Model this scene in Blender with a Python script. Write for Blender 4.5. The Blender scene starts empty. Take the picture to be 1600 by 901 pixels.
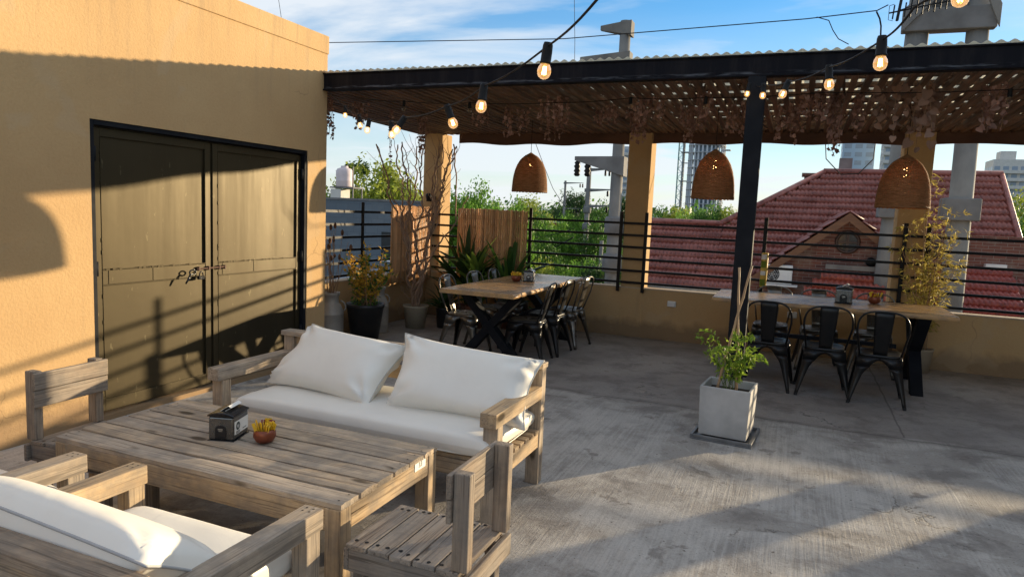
import bpy, bmesh, math, random
from mathutils import Vector, Matrix, Euler
R = math.radians
random.seed(7)
S = bpy.context.scene
C = S.collection
# ---------------------------------------------------------------- camera
cam_d = bpy.data.cameras.new('camera'); cam = bpy.data.objects.new('camera', cam_d); C.objects.link(cam)
S.camera = cam
def cam_axes(y, p, r):
    cy, sy = math.cos(y), math.sin(y)
    f = Vector((sy*math.cos(p), cy*math.cos(p), -math.sin(p)))
    rt = Vector((cy, -sy, 0)); up = rt.cross(f)
    return rt*math.cos(r)+up*math.sin(r), -rt*math.sin(r)+up*math.cos(r), f
rt, up, fw = cam_axes(R(-22.29), R(6.344), R(2.472))
m = Matrix((rt, up, -fw)).transposed().to_4x4(); m.translation = Vector((0, 0, 1.58))
cam.matrix_world = m
cam_d.sensor_width = 36; cam_d.lens = 1073/1600*36; cam_d.clip_end = 3000; cam_d.clip_start = .05
# ---------------------------------------------------------------- sky and sun
SUN_A = .79; SUN_K = .160
sd = Vector((SUN_A, 1, SUN_K)).normalized()      # towards the sun
elev = math.asin(sd.z); azim = math.atan2(sd.x, sd.y)
W = bpy.data.worlds.new('World'); S.world = W; W.use_nodes = True
wn = W.node_tree; wn.nodes.clear()
def WN(t, **k):
    n = wn.nodes.new(t)
    for a, b in k.items(): setattr(n, a, b)
    return n
sky = WN('ShaderNodeTexSky', sky_type='NISHITA'); sky.sun_disc = False
sky.sun_elevation = elev; sky.sun_rotation = azim; sky.air_density = 1.0; sky.dust_density = .25; sky.ozone_density = 3.5
bg = WN('ShaderNodeBackground'); bg.inputs['Strength'].default_value = .118
bgc = WN('ShaderNodeBackground'); bgc.inputs['Strength'].default_value = .42
bgc.inputs['Color'].default_value = (.90, .95, 1.0, 1)
tc = WN('ShaderNodeTexCoord'); sep = WN('ShaderNodeSeparateXYZ')
wn.links.new(tc.outputs['Generated'], sep.inputs[0])
def wmath(op, a, b=None, c=None, clamp=False):
    n = WN('ShaderNodeMath', operation=op); n.use_clamp = clamp
    for i, v in enumerate((a, b, c)):
        if v is None: continue
        if isinstance(v, (int, float)): n.inputs[i].default_value = v
        else: wn.links.new(v, n.inputs[i])
    return n.outputs[0]
zz = wmath('ADD', wmath('MAXIMUM', sep.outputs[2], 0.0), .10)
uu = wmath('DIVIDE', sep.outputs[0], zz); vv = wmath('DIVIDE', sep.outputs[1], zz)
cmb = WN('ShaderNodeCombineXYZ'); wn.links.new(uu, cmb.inputs[0]); wn.links.new(vv, cmb.inputs[1])
mp = WN('ShaderNodeMapping'); mp.inputs['Rotation'].default_value = (0, 0, R(25)); mp.inputs['Scale'].default_value = (.55, 1.0, 1)
mp.inputs['Location'].default_value = (7.3, 6.1, 0)
wn.links.new(cmb.outputs[0], mp.inputs[0])
n1 = WN('ShaderNodeTexNoise'); n1.inputs['Scale'].default_value = .75; n1.inputs['Detail'].default_value = 9; n1.inputs['Roughness'].default_value = .52; n1.inputs['Distortion'].default_value = .9
wn.links.new(mp.outputs[0], n1.inputs['Vector'])
n2 = WN('ShaderNodeTexNoise'); n2.inputs['Scale'].default_value = .3; n2.inputs['Detail'].default_value = 3
wn.links.new(mp.outputs[0], n2.inputs['Vector'])
s1 = wmath('ADD', wmath('MULTIPLY', n1.outputs['Fac'], .75), wmath('MULTIPLY', n2.outputs['Fac'], .35))
cr = WN('ShaderNodeValToRGB'); cr.color_ramp.elements[0].position = .43; cr.color_ramp.elements[1].position = .60
cr.color_ramp.elements[0].color = (0, 0, 0, 1); cr.color_ramp.elements[1].color = (.9, .9, .9, 1)
wn.links.new(s1, cr.inputs[0])
mx = WN('ShaderNodeMixShader'); out = WN('ShaderNodeOutputWorld')
# thin cloud veil thickening towards the horizon
veil = wmath('SUBTRACT', 1.0, wmath('MULTIPLY', wmath('MAXIMUM', sep.outputs[2], 0.0), 2.9), clamp=True)
veil = wmath('MULTIPLY', veil, wmath('ADD', .35, wmath('MULTIPLY', n1.outputs['Fac'], 1.1)), clamp=True)
fac = wmath('MAXIMUM', cr.outputs[0], veil, clamp=True)
hsv = WN('ShaderNodeHueSaturation'); hsv.inputs['Saturation'].default_value = 1.3; wn.links.new(sky.outputs[0], hsv.inputs['Color'])
wn.links.new(hsv.outputs[0], bg.inputs[0]); wn.links.new(fac, mx.inputs[0])
wn.links.new(bg.outputs[0], mx.inputs[1]); wn.links.new(bgc.outputs[0], mx.inputs[2]); wn.links.new(mx.outputs[0], out.inputs[0])
sun_d = bpy.data.lights.new('sun', 'SUN'); sun = bpy.data.objects.new('sun', sun_d); C.objects.link(sun)
sun_d.energy = 3.4; sun_d.angle = R(.5); sun_d.color = (1, .80, .52)
sun.rotation_euler = (-sd).to_track_quat('-Z', 'Y').to_euler()
S.view_settings.view_transform = 'Standard'; S.view_settings.look = 'None'; S.view_settings.gamma = 1
S.view_settings.exposure = 1.24
S.render.engine = 'CYCLES'
S.cycles.max_bounces = 6; S.cycles.transparent_max_bounces = 12
# ---------------------------------------------------------------- materials
def newmat(name):
    m = bpy.data.materials.new(name); m.use_nodes = True
    nt = m.node_tree; nt.nodes.clear()
    o = nt.nodes.new('ShaderNodeOutputMaterial')
    return m, nt, o
class NT:
    def __init__(s, name):
        s.m, s.nt, s.out = newmat(name)
    def n(s, t, props=None, **ins):
        nd = s.nt.nodes.new(t)
        for a, b in (props or {}).items(): setattr(nd, a, b)
        for k, v in ins.items():
            s.set(nd, k.replace('_', ' '), v)
        return nd
    def set(s, nd, k, v):
        inp = nd.inputs[int(k)] if k.isdigit() else nd.inputs[k]
        if isinstance(v, bpy.types.NodeSocket): s.nt.links.new(v, inp)
        elif isinstance(v, tuple) and len(v) == 3 and inp.type == 'RGBA': inp.default_value = (*v, 1)
        else: inp.default_value = v
    def math(s, op, a, b=0.0, clamp=False):
        nd = s.nt.nodes.new('ShaderNodeMath'); nd.operation = op; nd.use_clamp = clamp
        for i, v in enumerate((a, b)): s.set(nd, str(i), v)
        return nd.outputs[0]
    def mix(s, f, a, b, blend='MIX'):
        nd = s.nt.nodes.new('ShaderNodeMix'); nd.data_type = 'RGBA'; nd.blend_type = blend
        for i, v in ((0, f), (6, a), (7, b)):
            inp = nd.inputs[i]
            if isinstance(v, bpy.types.NodeSocket): s.nt.links.new(v, inp)
            elif i == 0: inp.default_value = v
            else: inp.default_value = (*v, 1) if len(v) == 3 else v
        return nd.outputs[2]
    def ramp(s, fac, stops, interp='LINEAR'):
        nd = s.nt.nodes.new('ShaderNodeValToRGB'); nd.color_ramp.interpolation = interp
        e = nd.color_ramp.elements
        while len(e) < len(stops): e.new(.5)
        for i, (p, c) in enumerate(stops):
            e[i].position = p; e[i].color = (*c, 1) if isinstance(c, tuple) else (c, c, c, 1)
        s.nt.links.new(fac, nd.inputs[0]); return nd.outputs[0]
    def coords(s, scale=(1, 1, 1), kind='Object', rot=(0, 0, 0), island=0):
        t = s.n('ShaderNodeTexCoord'); o = t.outputs[kind]
        if island:
            g = s.n('ShaderNodeNewGeometry'); 
            v = s.n('ShaderNodeVectorMath', {'operation': 'SCALE'}); s.nt.links.new(g.outputs['Random Per Island'], v.inputs[3]); v.inputs[0].default_value = (island, island*1.7, island*.6)
            a = s.n('ShaderNodeVectorMath', {'operation': 'ADD'}); s.nt.links.new(o, a.inputs[0]); s.nt.links.new(v.outputs[0], a.inputs[1]); o = a.outputs[0]
        mp = s.n('ShaderNodeMapping'); mp.inputs['Scale'].default_value = scale; mp.inputs['Rotation'].default_value = rot
        s.nt.links.new(o, mp.inputs[0]); return mp.outputs[0]
    def noise(s, vec, scale=5, detail=5, rough=.55, dist=0):
        nd = s.n('ShaderNodeTexNoise', None, Vector=vec, Scale=float(scale), Detail=float(detail), Roughness=float(rough), Distortion=float(dist))
        return nd.outputs['Fac']
    def island(s):
        return s.n('ShaderNodeNewGeometry').outputs['Random Per Island']
    def bump(s, h, strength=.3, dist=.01, prev=None):
        nd = s.n('ShaderNodeBump', None, Height=h, Strength=float(strength), Distance=float(dist))
        if prev is not None: s.nt.links.new(prev, nd.inputs['Normal'])
        return nd.outputs[0]
    def pbr(s, color, rough=.6, metal=0., normal=None, **kw):
        b = s.n('ShaderNodeBsdfPrincipled', None, **{'Base_Color': color, 'Roughness': rough, 'Metallic': float(metal)})
        if normal is not None: s.nt.links.new(normal, b.inputs['Normal'])
        for k, v in kw.items(): s.set(b, k.replace('_', ' '), v)
        s.nt.links.new(b.outputs[0], s.out.inputs[0]); return s.m
def simple(name, c1, c2=None, scale=8., rough=.6, metal=0., bump=.0, bscale=60., stretch=(1, 1, 1), bd=.004, isl=0.):
    t = NT(name); v = t.coords(stretch, island=3. if isl else 0)
    c2 = c2 or tuple(x*.8 for x in c1)
    col = t.mix(t.ramp(t.noise(v, scale, 6), [(.35, 0.), (.65, 1.)]), c1, c2)
    if isl:
        k = t.math('ADD', t.math('MULTIPLY', t.island(), isl), 1-isl/2)
        hs = t.n('ShaderNodeHueSaturation', None, Color=col, Value=k); col = hs.outputs[0]
    nr = t.bump(t.noise(v, bscale, 4), bump, bd) if bump else None
    rr = t.math('ADD', t.math('MULTIPLY', t.noise(v, scale*2.3, 3), .25), rough-.12)
    return t.pbr(col, rr, metal, nr)
def wood(name, axis, light, dark, grey=.5, knots=True, rough=.75):
    """weathered plank, grain along axis (0, 1, 2)"""
    t = NT(name)
    sc = [22., 22., 22.]; sc[axis] = 1.1
    v = t.coords(tuple(sc), island=7.)
    sc2 = [3., 3., 3.]; sc2[axis] = .6
    v2 = t.coords(tuple(sc2), island=5.)
    g1 = t.noise(v, 2.2, 9, .70, .35); g2 = t.noise(v2, 1.6, 5, .55, .8)
    sc3 = [95., 95., 95.]; sc3[axis] = 2.2
    g3 = t.noise(t.coords(tuple(sc3), island=7.), 1.2, 3, .6)
    col = t.mix(t.ramp(g1, [(.30, 0.), (.66, 1.)]), dark, light)
    gcol = tuple(.74*sum(light)/3*k for k in (1.07, 1., .91))
    col = t.mix(t.math('MULTIPLY', t.ramp(g2, [(.38, 0.), (.62, 1.)]), grey), col, gcol)
    col = t.mix(t.ramp(g3, [(.36, .62), (.45, 0.)]), col, tuple(x*.36 for x in dark))
    sc4 = [34., 34., 34.]; sc4[axis] = .9
    crk = t.noise(t.coords(tuple(sc4), island=13.), 1.1, 4, .6, .25)
    col = t.mix(t.ramp(crk, [(.685, 0.), (.70, .9)]), col, tuple(x*.18 for x in dark))
    blot = t.ramp(t.noise(t.coords((5, 5, 5), island=3.), 1.4, 6, .65), [(.40, .45), (.56, 0.)])
    col = t.mix(blot, col, tuple(x*.50 for x in gcol))
    if knots:
        sk = [7., 7., 7.]; sk[axis] = 2.6
        vo = t.n('ShaderNodeTexVoronoi', None, Vector=t.coords(tuple(sk), island=11.), Scale=1.0, Randomness=1.)
        kf = t.ramp(vo.outputs['Distance'], [(.10, .9), (.17, 0.)])
        sel = t.ramp(t.noise(t.coords((2, 2, 2), island=11.), 1.5, 1), [(.50, 0.), (.56, 1.)])
        col = t.mix(t.math('MULTIPLY', kf, sel), col, tuple(x*.22 for x in dark))
    k = t.math('ADD', t.math('MULTIPLY', t.island(), .40), .80)
    col = t.n('ShaderNodeHueSaturation', None, Color=col, Value=k).outputs[0]
    h = t.math('ADD', t.math('MULTIPLY', g1, .6), g3)
    return t.pbr(col, rough, 0, t.bump(h, .6, .004), Specular_IOR_Level=.2)
PL = (.64, .495, .345); PD = (.34, .25, .16)
wx, wy, wz = (wood('weathered_pine_'+'xyz'[i], i, PL, PD, .42) for i in range(3))
NL = (.62, .45, .265); ND = (.40, .265, .14)
nx, ny, nz = (wood('fresh_pine_'+'xyz'[i], i, NL, ND, .2) for i in range(3))
OL = (.46, .36, .26); OD = (.17, .12, .085)
ox, oy, oz = (wood('old_pallet_'+'xyz'[i], i, OL, OD, .55) for i in range(3))
TL = (.68, .43, .20); TD = (.48, .27, .115)
table_wood = wood('varnished_table_top', 1, TL, TD, 0., False, .22)
slat_wood = simple('dark_stained_slats', (.19, .095, .052), (.075, .042, .027), 5, .6, stretch=(6, .4, 6), bump=.2, isl=.7)
def stucco():
    t = NT('ochre_stucco'); v = t.coords()
    big = t.noise(v, .9, 5, .6); fine = t.noise(v, 55, 4, .65)
    c = t.mix(t.ramp(big, [(.35, 0.), (.7, 1.)]), (.50, .325, .160), (.57, .385, .195))
    c = t.mix(t.ramp(fine, [(.3, .25), (.6, 0.)]), c, (.42, .25, .10))
    # grime along the floor
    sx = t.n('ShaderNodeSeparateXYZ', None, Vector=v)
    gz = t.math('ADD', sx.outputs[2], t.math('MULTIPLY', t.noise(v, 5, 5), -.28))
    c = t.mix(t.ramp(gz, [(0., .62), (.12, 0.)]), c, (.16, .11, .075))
    v3 = t.coords((3., 3., .25)); st = t.noise(v3, 2.2, 4, .6)
    c = t.mix(t.ramp(st, [(.62, 0.), (.78, .22)]), c, (.30, .22, .14))
    wv = t.n('ShaderNodeVectorMath', {'operation': 'ADD'}, **{'0': v, '1': t.n('ShaderNodeVectorMath', {'operation': 'SCALE'}, **{'0': t.n('ShaderNodeTexNoise', None, Vector=v, Scale=3.1, Detail=5.).outputs['Color'], '3': .35}).outputs[0]}).outputs[0]
    cv = t.n('ShaderNodeTexVoronoi', {'feature': 'DISTANCE_TO_EDGE'}, Vector=wv, Scale=.8)
    ck = t.math('MULTIPLY', t.ramp(cv.outputs['Distance'], [(0., 1.), (.0045, 0.)]), t.ramp(t.noise(v, .7, 2), [(.53, 0.), (.56, .55)]))
    c = t.mix(ck, c, (.20, .13, .07))
    pt = t.ramp(t.noise(v, 1.7, 3, .5, .8), [(.60, 0.), (.63, .30)]); c = t.mix(pt, c, (.50, .37, .23))
    dr = t.noise(t.coords((7., 7., .45)), 1.6, 5, .65); hz = t.ramp(sx.outputs[2], [(.62, 0.), (1., 1.)]); 
    hz = t.ramp(t.math('DIVIDE', sx.outputs[2], 3.2), [(.70, 0.), (1., .5)])
    c = t.mix(t.math('MULTIPLY', t.ramp(dr, [(.50, 0.), (.70, 1.)]), hz), c, (.27, .20, .13))
    n = t.bump(fine, .6, .006); n = t.bump(t.noise(v, 9, 3), .25, .01, n)
    return t.pbr(c, .9, 0, n, Specular_IOR_Level=.15)
stucco_m = stucco()
def floor_mat():
    t = NT('broomed_concrete'); v = t.coords()
    wc = t.n('ShaderNodeTexNoise', None, Vector=v, Scale=.7, Detail=3.).outputs['Color']
    wv = t.n('ShaderNodeVectorMath', {'operation': 'ADD'}, **{'0': v, '1': t.n('ShaderNodeVectorMath', {'operation': 'SCALE'}, **{'0': wc, '3': .06}).outputs[0]}).outputs[0]
    def mapped(vec, sc, rot=0.):
        m_ = t.n('ShaderNodeMapping'); m_.inputs['Scale'].default_value = sc; m_.inputs['Rotation'].default_value = (0, 0, rot); t.nt.links.new(vec, m_.inputs[0]); return m_.outputs[0]
    big = t.noise(v, .55, 9, .66, .4); mid = t.noise(v, 2.6, 10, .72, .3); fine = t.noise(v, 70, 5, .75)
    sx = t.n('ShaderNodeSeparateXYZ', None, Vector=v)
    yy = t.math('ADD', sx.outputs[1], t.math('MULTIPLY', t.noise(v, 1.1, 4), .22))
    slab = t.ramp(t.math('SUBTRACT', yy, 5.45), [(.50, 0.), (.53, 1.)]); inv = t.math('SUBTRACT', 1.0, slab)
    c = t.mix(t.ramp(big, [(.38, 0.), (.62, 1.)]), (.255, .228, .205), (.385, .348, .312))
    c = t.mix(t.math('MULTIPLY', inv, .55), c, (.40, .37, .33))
    c = t.mix(t.ramp(mid, [(.40, .65), (.52, 0.)]), c, (.170, .148, .130))
    # cement wash with crisp worn edges
    br = t.noise(mapped(wv, (48., 1.5, 1), R(5)), 1.0, 6, .68, .8)
    br2 = t.noise(mapped(wv, (90., 3.0, 1), R(-14)), 1.0, 5, .65, .6)
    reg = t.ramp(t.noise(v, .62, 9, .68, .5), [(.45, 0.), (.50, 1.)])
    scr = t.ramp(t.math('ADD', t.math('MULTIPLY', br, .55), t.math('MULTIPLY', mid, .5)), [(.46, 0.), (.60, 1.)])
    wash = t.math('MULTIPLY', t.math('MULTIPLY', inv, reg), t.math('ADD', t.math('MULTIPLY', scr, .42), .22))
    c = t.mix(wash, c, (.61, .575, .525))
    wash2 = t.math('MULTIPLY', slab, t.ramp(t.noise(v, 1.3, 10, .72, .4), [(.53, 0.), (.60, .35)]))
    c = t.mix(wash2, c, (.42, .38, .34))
    # joints
    jn = t.math('MULTIPLY', t.noise(v, 2.3, 6, .65), .16)
    jy = t.math('ABSOLUTE', t.math('SUBTRACT', t.math('ADD', sx.outputs[1], jn), 5.91))
    c = t.mix(t.ramp(jy, [(.0, .85), (.012, .42), (.08, 0.)]), c, (.08, .064, .054))
    jx = t.math('ABSOLUTE', t.math('SUBTRACT', t.math('ADD', sx.outputs[0], t.math('MULTIPLY', t.noise(v, 2.3, 4), .05)), .905))
    c = t.mix(t.math('MULTIPLY', t.ramp(jx, [(0., .8), (.012, 0.)]), slab), c, (.08, .065, .055))
    # hairline cracks
    cvv = t.n('ShaderNodeVectorMath', {'operation': 'ADD'}, **{'0': v, '1': t.n('ShaderNodeVectorMath', {'operation': 'SCALE'}, **{'0': t.n('ShaderNodeTexNoise', None, Vector=v, Scale=3.2, Detail=6., Roughness=.65).outputs['Color'], '3': .55}).outputs[0]}).outputs[0]
    cv = t.n('ShaderNodeTexVoronoi', {'feature': 'DISTANCE_TO_EDGE'}, Vector=cvv, Scale=.75)
    ck = t.math('MULTIPLY', t.ramp(cv.outputs['Distance'], [(0., 1.), (.006, 0.)]), t.ramp(t.noise(v, 1.3, 3), [(.54, 0.), (.60, .55)]))
    c = t.mix(ck, c, (.07, .06, .05))
    # dark stains and grit
    stn = t.ramp(t.noise(v, 3.1, 8, .62, .5), [(.615, 0.), (.66, .55)])
    c = t.mix(stn, c, (.115, .095, .08))
    grit = t.ramp(t.noise(v, 38, 2, .5), [(.69, 0.), (.72, .8)]); c = t.mix(grit, c, (.09, .075, .06))
    c = t.mix(t.ramp(fine, [(.32, .38), (.52, 0.)]), c, (.16, .14, .12))
    lines = t.math('ADD', t.math('MULTIPLY', br, 1.1), t.math('MULTIPLY', br2, .7))
    h = t.math('MULTIPLY', t.math('MULTIPLY', lines, inv), t.math('ADD', t.ramp(t.noise(v, .9, 4), [(.40, .1), (.60, 1.)]), .25))
    h = t.math('ADD', t.math('MULTIPLY', h, .65), t.math('MULTIPLY', fine, .5))
    h = t.math('ADD', h, t.math('MULTIPLY', mid, 1.1)); h = t.math('SUBTRACT', h, t.math('MULTIPLY', ck, 1.8))
    n = t.bump(h, .8, .010)
    rr = t.math('ADD', t.math('MULTIPLY', mid, .3), .52)
    return t.pbr(c, rr, 0, n, Specular_IOR_Level=.3)
floor_m = floor_mat()
def door_mat():
    t = NT('olive_painted_steel'); v = t.coords(); vs = t.coords((5, 5, .35))
    st = t.noise(vs, 1.5, 6, .6); b = t.noise(v, 1.4, 4)
    c = t.mix(t.ramp(b, [(.35, 0.), (.65, 1.)]), (.020, .016, .010), (.030, .024, .014))
    c = t.mix(t.ramp(st, [(.55, 0.), (.75, .6)]), c, (.042, .030, .017))
    sp = t.ramp(t.noise(t.coords((9, 9, 3)), 3.2, 2), [(.70, 0.), (.74, .7)])
    c = t.mix(sp, c, (.10, .085, .05))
    sx = t.n('ShaderNodeSeparateXYZ', None, Vector=v)
    low = t.ramp(sx.outputs[2], [(.0, 1.), (.5, 0.)])
    spk = t.math('MULTIPLY', t.ramp(t.noise(v, 26, 1), [(.66, 0.), (.69, .9)]), low)
    c = t.mix(spk, c, (.02, .016, .012))
    n = t.bump(t.noise(v, 2.2, 3), .10, .02)
    rr = t.math('ADD', t.math('MULTIPLY', st, .30), .34)
    return t.pbr(c, rr, 0, n, Specular_IOR_Level=.40, Specular_Tint=(1., .80, .45, 1))
door_m = door_mat()
black_steel = simple('blue_black_steel', (.008, .009, .012), (.015, .016, .019), 6, .62, 0, .1, 30)
def beam_mat():
    t = NT('weathered_black_beam'); v = t.coords((4, 4, .6)); 
    st = t.noise(v, 3, 6, .65)
    sx = t.n('ShaderNodeSeparateXYZ', None, Vector=t.coords())
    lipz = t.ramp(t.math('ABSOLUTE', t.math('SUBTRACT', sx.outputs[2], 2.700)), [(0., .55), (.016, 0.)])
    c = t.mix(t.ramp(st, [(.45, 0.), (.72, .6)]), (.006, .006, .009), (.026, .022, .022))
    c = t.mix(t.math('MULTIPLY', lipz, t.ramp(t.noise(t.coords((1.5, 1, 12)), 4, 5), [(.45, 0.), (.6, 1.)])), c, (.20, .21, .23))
    return t.pbr(c, .65, 0, t.bump(st, .15, .004), Specular_IOR_Level=.2)
beam_m = beam_mat()
rail_m = simple('black_rail_paint', (.012, .012, .014), (.022, .020, .018), 9, .38, .2, .08, 40)
rust_m = simple('rust_brown_board', (.115, .050, .026), (.075, .034, .020), 2.2, .7, 0, .15, 30, (1, 1, 4))
sheet_m = NT('fibreglass_sheet')
_d = sheet_m.n('ShaderNodeBsdfDiffuse', None, Color=(.80, .77, .70)); _t = sheet_m.n('ShaderNodeBsdfTranslucent', None, Color=(.92, .87, .74))
_mx = sheet_m.n('ShaderNodeMixShader', None, **{'0': .72, '1': _d.outputs[0], '2': _t.outputs[0]}); sheet_m.nt.links.new(_mx.outputs[0], sheet_m.out.inputs[0]); sheet_m = sheet_m.m
def vinyl():
    t = NT('cream_vinyl'); v = t.coords()
    c = t.mix(t.ramp(t.noise(v, 2.6, 4), [(.35, 0.), (.65, 1.)]), (.84, .815, .74), (.79, .76, .69))
    c = t.mix(t.ramp(t.noise(v, 14, 5, .7), [(.60, 0.), (.80, .16)]), c, (.55, .50, .43))
    n = t.bump(t.noise(t.coords((1, 1, 1)), 4, 3, .45, 1.2), .22, .02); n = t.bump(t.noise(v, 260, 2), .10, .001, n)
    return t.pbr(c, t.math('ADD', t.math('MULTIPLY', t.noise(v, 9, 3), .2), .30), 0, n, Specular_IOR_Level=.45)
vinyl_m = vinyl()
piping_m = simple('shaded_cream_piping', (.58, .56, .50), (.50, .48, .43), 20, .5)  # pillow cream darkened, with the seam's shade put into the colour
seam_m = simple('grey_piping', (.42, .43, .44), (.36, .37, .38), 20, .5)
chair_black = simple('black_powder_coat', (.014, .014, .016), (.024, .023, .022), 7, .33, .4, .05, 50)
chair_grey = simple('brushed_gunmetal', (.22, .205, .18), (.11, .10, .088), 5, .30, .85, .05, 50)
conc_pole = simple('pole_concrete', (.25, .235, .21), (.125, .12, .112), 1.7, .85, 0, .25, 40, (1, 1, .5))
conc_dark = simple('collar_concrete', (.20, .195, .19), (.14, .135, .13), 3, .85, 0, .3, 40)
planter_m = simple('planter_concrete', (.50, .49, .47), (.36, .35, .33), 4.5, .75, 0, .25, 60)
tray_m = simple('tray_grey', (.17, .17, .17), (.10, .10, .10), 8, .4)
soil_m = simple('potting_soil', (.05, .035, .025), (.03, .02, .015), 30, .95, 0, .6, 60)
can_m = simple('aged_zinc', (.47, .44, .39), (.34, .31, .27), 4, .50, .2, .12, 30)
blackpot_m = simple('black_plastic', (.012, .012, .013), (.02, .02, .02), 6, .4)
beigepot_m = simple('beige_pot', (.40, .33, .23), (.33, .27, .19), 5, .6, 0, .1)
brownpot_m = simple('terracotta_pot', (.17, .07, .04), (.12, .05, .03), 5, .7)
socket_m = simple('black_rubber', (.012, .012, .013), (.02, .02, .02), 9, .5)
cable_m = simple('black_cable', (.018, .016, .016), (.025, .022, .02), 9, .6)
dark_steel = simple('smoked_steel', (.20, .20, .20), (.13, .13, .13), 9, .25, .9)
steel_m = simple('polished_steel', (.58, .57, .55), (.48, .47, .45), 12, .22, .95)
gloss_black = simple('gloss_black', (.010, .010, .012), (.014, .014, .016), 6, .18)
white_m = simple('white_plastic', (.75, .75, .73), (.68, .68, .66), 6, .4)
paper_m = simple('white_paper', (.82, .80, .74), (.76, .74, .68), 9, .8)
ink_m = simple('dark_ink', (.02, .035, .03), (.03, .04, .035), 9, .6)
copper_m = simple('copper_bowl', (.25, .072, .034), (.19, .05, .026), 8, .35, .35)
yellow_m = simple('yellow_sachet', (.80, .52, .03), (.70, .42, .02), 30, .45, isl=.3)
red_m = simple('burgundy_sachet', (.30, .03, .05), (.22, .02, .04), 20, .45)
brick_m = None
def tiles_mat(name, a, b):
    t = NT(name); v = t.coords()
    c = t.mix(t.ramp(t.noise(v, 1.1, 6, .65), [(.35, 0.), (.66, 1.)]), a, b)
    c = t.mix(t.ramp(t.noise(v, 7, 5, .7), [(.38, .65), (.5, 0.)]), c, tuple(x*.45 for x in a))
    return t.pbr(c, .42, 0, t.bump(t.noise(v, 30, 3), .2, .01))
tile_m = tiles_mat('red_glazed_tiles', (.22, .060, .044), (.37, .13, .10))
tile2_m = tiles_mat('orange_red_tiles', (.23, .042, .024), (.33, .068, .038))
def bricks():
    t = NT('old_brick'); v = t.coords(rot=(R(90), 0, 0))
    b = t.n('ShaderNodeTexBrick', None, Vector=v, Scale=4.2, Color1=(.20, .075, .05), Color2=(.13, .055, .042), Mortar=(.24, .21, .18), Mortar_Size=.018)
    b.inputs['Brick Width'].default_value = 1.0; b.inputs['Row Height'].default_value = .30
    c = t.mix(t.ramp(t.noise(t.coords(), 2.2, 6), [(.5, 0.), (.72, .5)]), b.outputs['Color'], (.30, .25, .19))
    return t.pbr(c, .9, 0, t.bump(b.outputs['Fac'], -.4, .02))
brick_m = bricks()
def blockwall():
    t = NT('slate_blue_blockwork'); v = t.coords(rot=(R(90), 0, 0))
    b = t.n('ShaderNodeTexBrick', None, Vector=v, Scale=1.9, Color1=(.128, .155, .180), Color2=(.112, .138, .162), Mortar=(.088, .105, .125), Mortar_Size=.012)
    b.inputs['Brick Width'].default_value = .8; b.inputs['Row Height'].default_value = .4
    c = t.mix(t.ramp(t.noise(t.coords(), .8, 6), [(.45, 0.), (.72, .35)]), b.outputs['Color'], (.22, .23, .23))
    return t.pbr(c, .9, 0, t.bump(b.outputs['Fac'], -.3, .02))
block_m = blockwall()
fascia_m = simple('orange_fascia_wood', (.19, .085, .038), (.14, .062, .030), 3, .6, stretch=(1, 1, 5))
dark_wood_m = simple('dark_window_wood', (.06, .03, .02), (.04, .02, .015), 6, .5)
glass_dark = simple('dark_window_glass', (.03, .035, .04), (.04, .045, .05), 3, .08)
white_wall = simple('pale_render', (.62, .60, .56), (.54, .52, .48), 1.5, .85)
facade_m = simple('pale_tower_concrete', (.55, .57, .60), (.48, .50, .53), .05, .85)
facade2_m = simple('raw_tower_concrete', (.36, .37, .38), (.30, .31, .32), .05, .9)
win_m = simple('hazed_tower_window', (.22, .28, .35), (.27, .33, .40), .1, .25)  # paled, with the distance haze put into the window colour
blueglass_m = simple('pale_blue_curtain_wall', (.30, .42, .55), (.34, .46, .58), .05, .35)
crane_m = simple('teal_crane_paint', (.10, .26, .28), (.12, .30, .32), .1, .6)
tank_m = simple('pink_white_tank', (.66, .56, .56), (.58, .50, .50), 2, .6)
redwall_m = simple('red_painted_wall', (.35, .055, .05), (.30, .05, .045), 1, .8)
road_m = simple('asphalt', (.085, .085, .088), (.065, .065, .068), 1.5, .9, 0, .2, 30)
bark_m = simple('tree_bark', (.11, .08, .055), (.07, .05, .035), 6, .9, 0, .5, 30, (4, 4, 1))
vine_bark = simple('twisted_vine_bark', (.42, .27, .175), (.27, .17, .11), 9, .85, 0, .5, 50, (3, 3, .7))
dry_stem = simple('dry_stem', (.34, .20, .11), (.26, .15, .08), 9, .85)
cane_m = simple('bamboo_stake', (.46, .30, .16), (.34, .21, .11), 12, .6, 0, .1, 40, (3, 3, .6), isl=.3)
def bamboo_mat():
    t = NT('bamboo_panel_cane'); v = t.coords((8, 8, .7), island=9.)
    c = t.mix(t.ramp(t.noise(v, 2, 5), [(.35, 0.), (.65, 1.)]), (.64, .37, .175), (.47, .255, .11))
    k = t.math('ADD', t.math('MULTIPLY', t.island(), .9), .6)
    c = t.n('ShaderNodeHueSaturation', None, Color=c, Value=k).outputs[0]
    return t.pbr(c, .5, 0, t.bump(t.noise(v, 9, 3), .2, .003))
bamboo_m = bamboo_mat()
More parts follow.
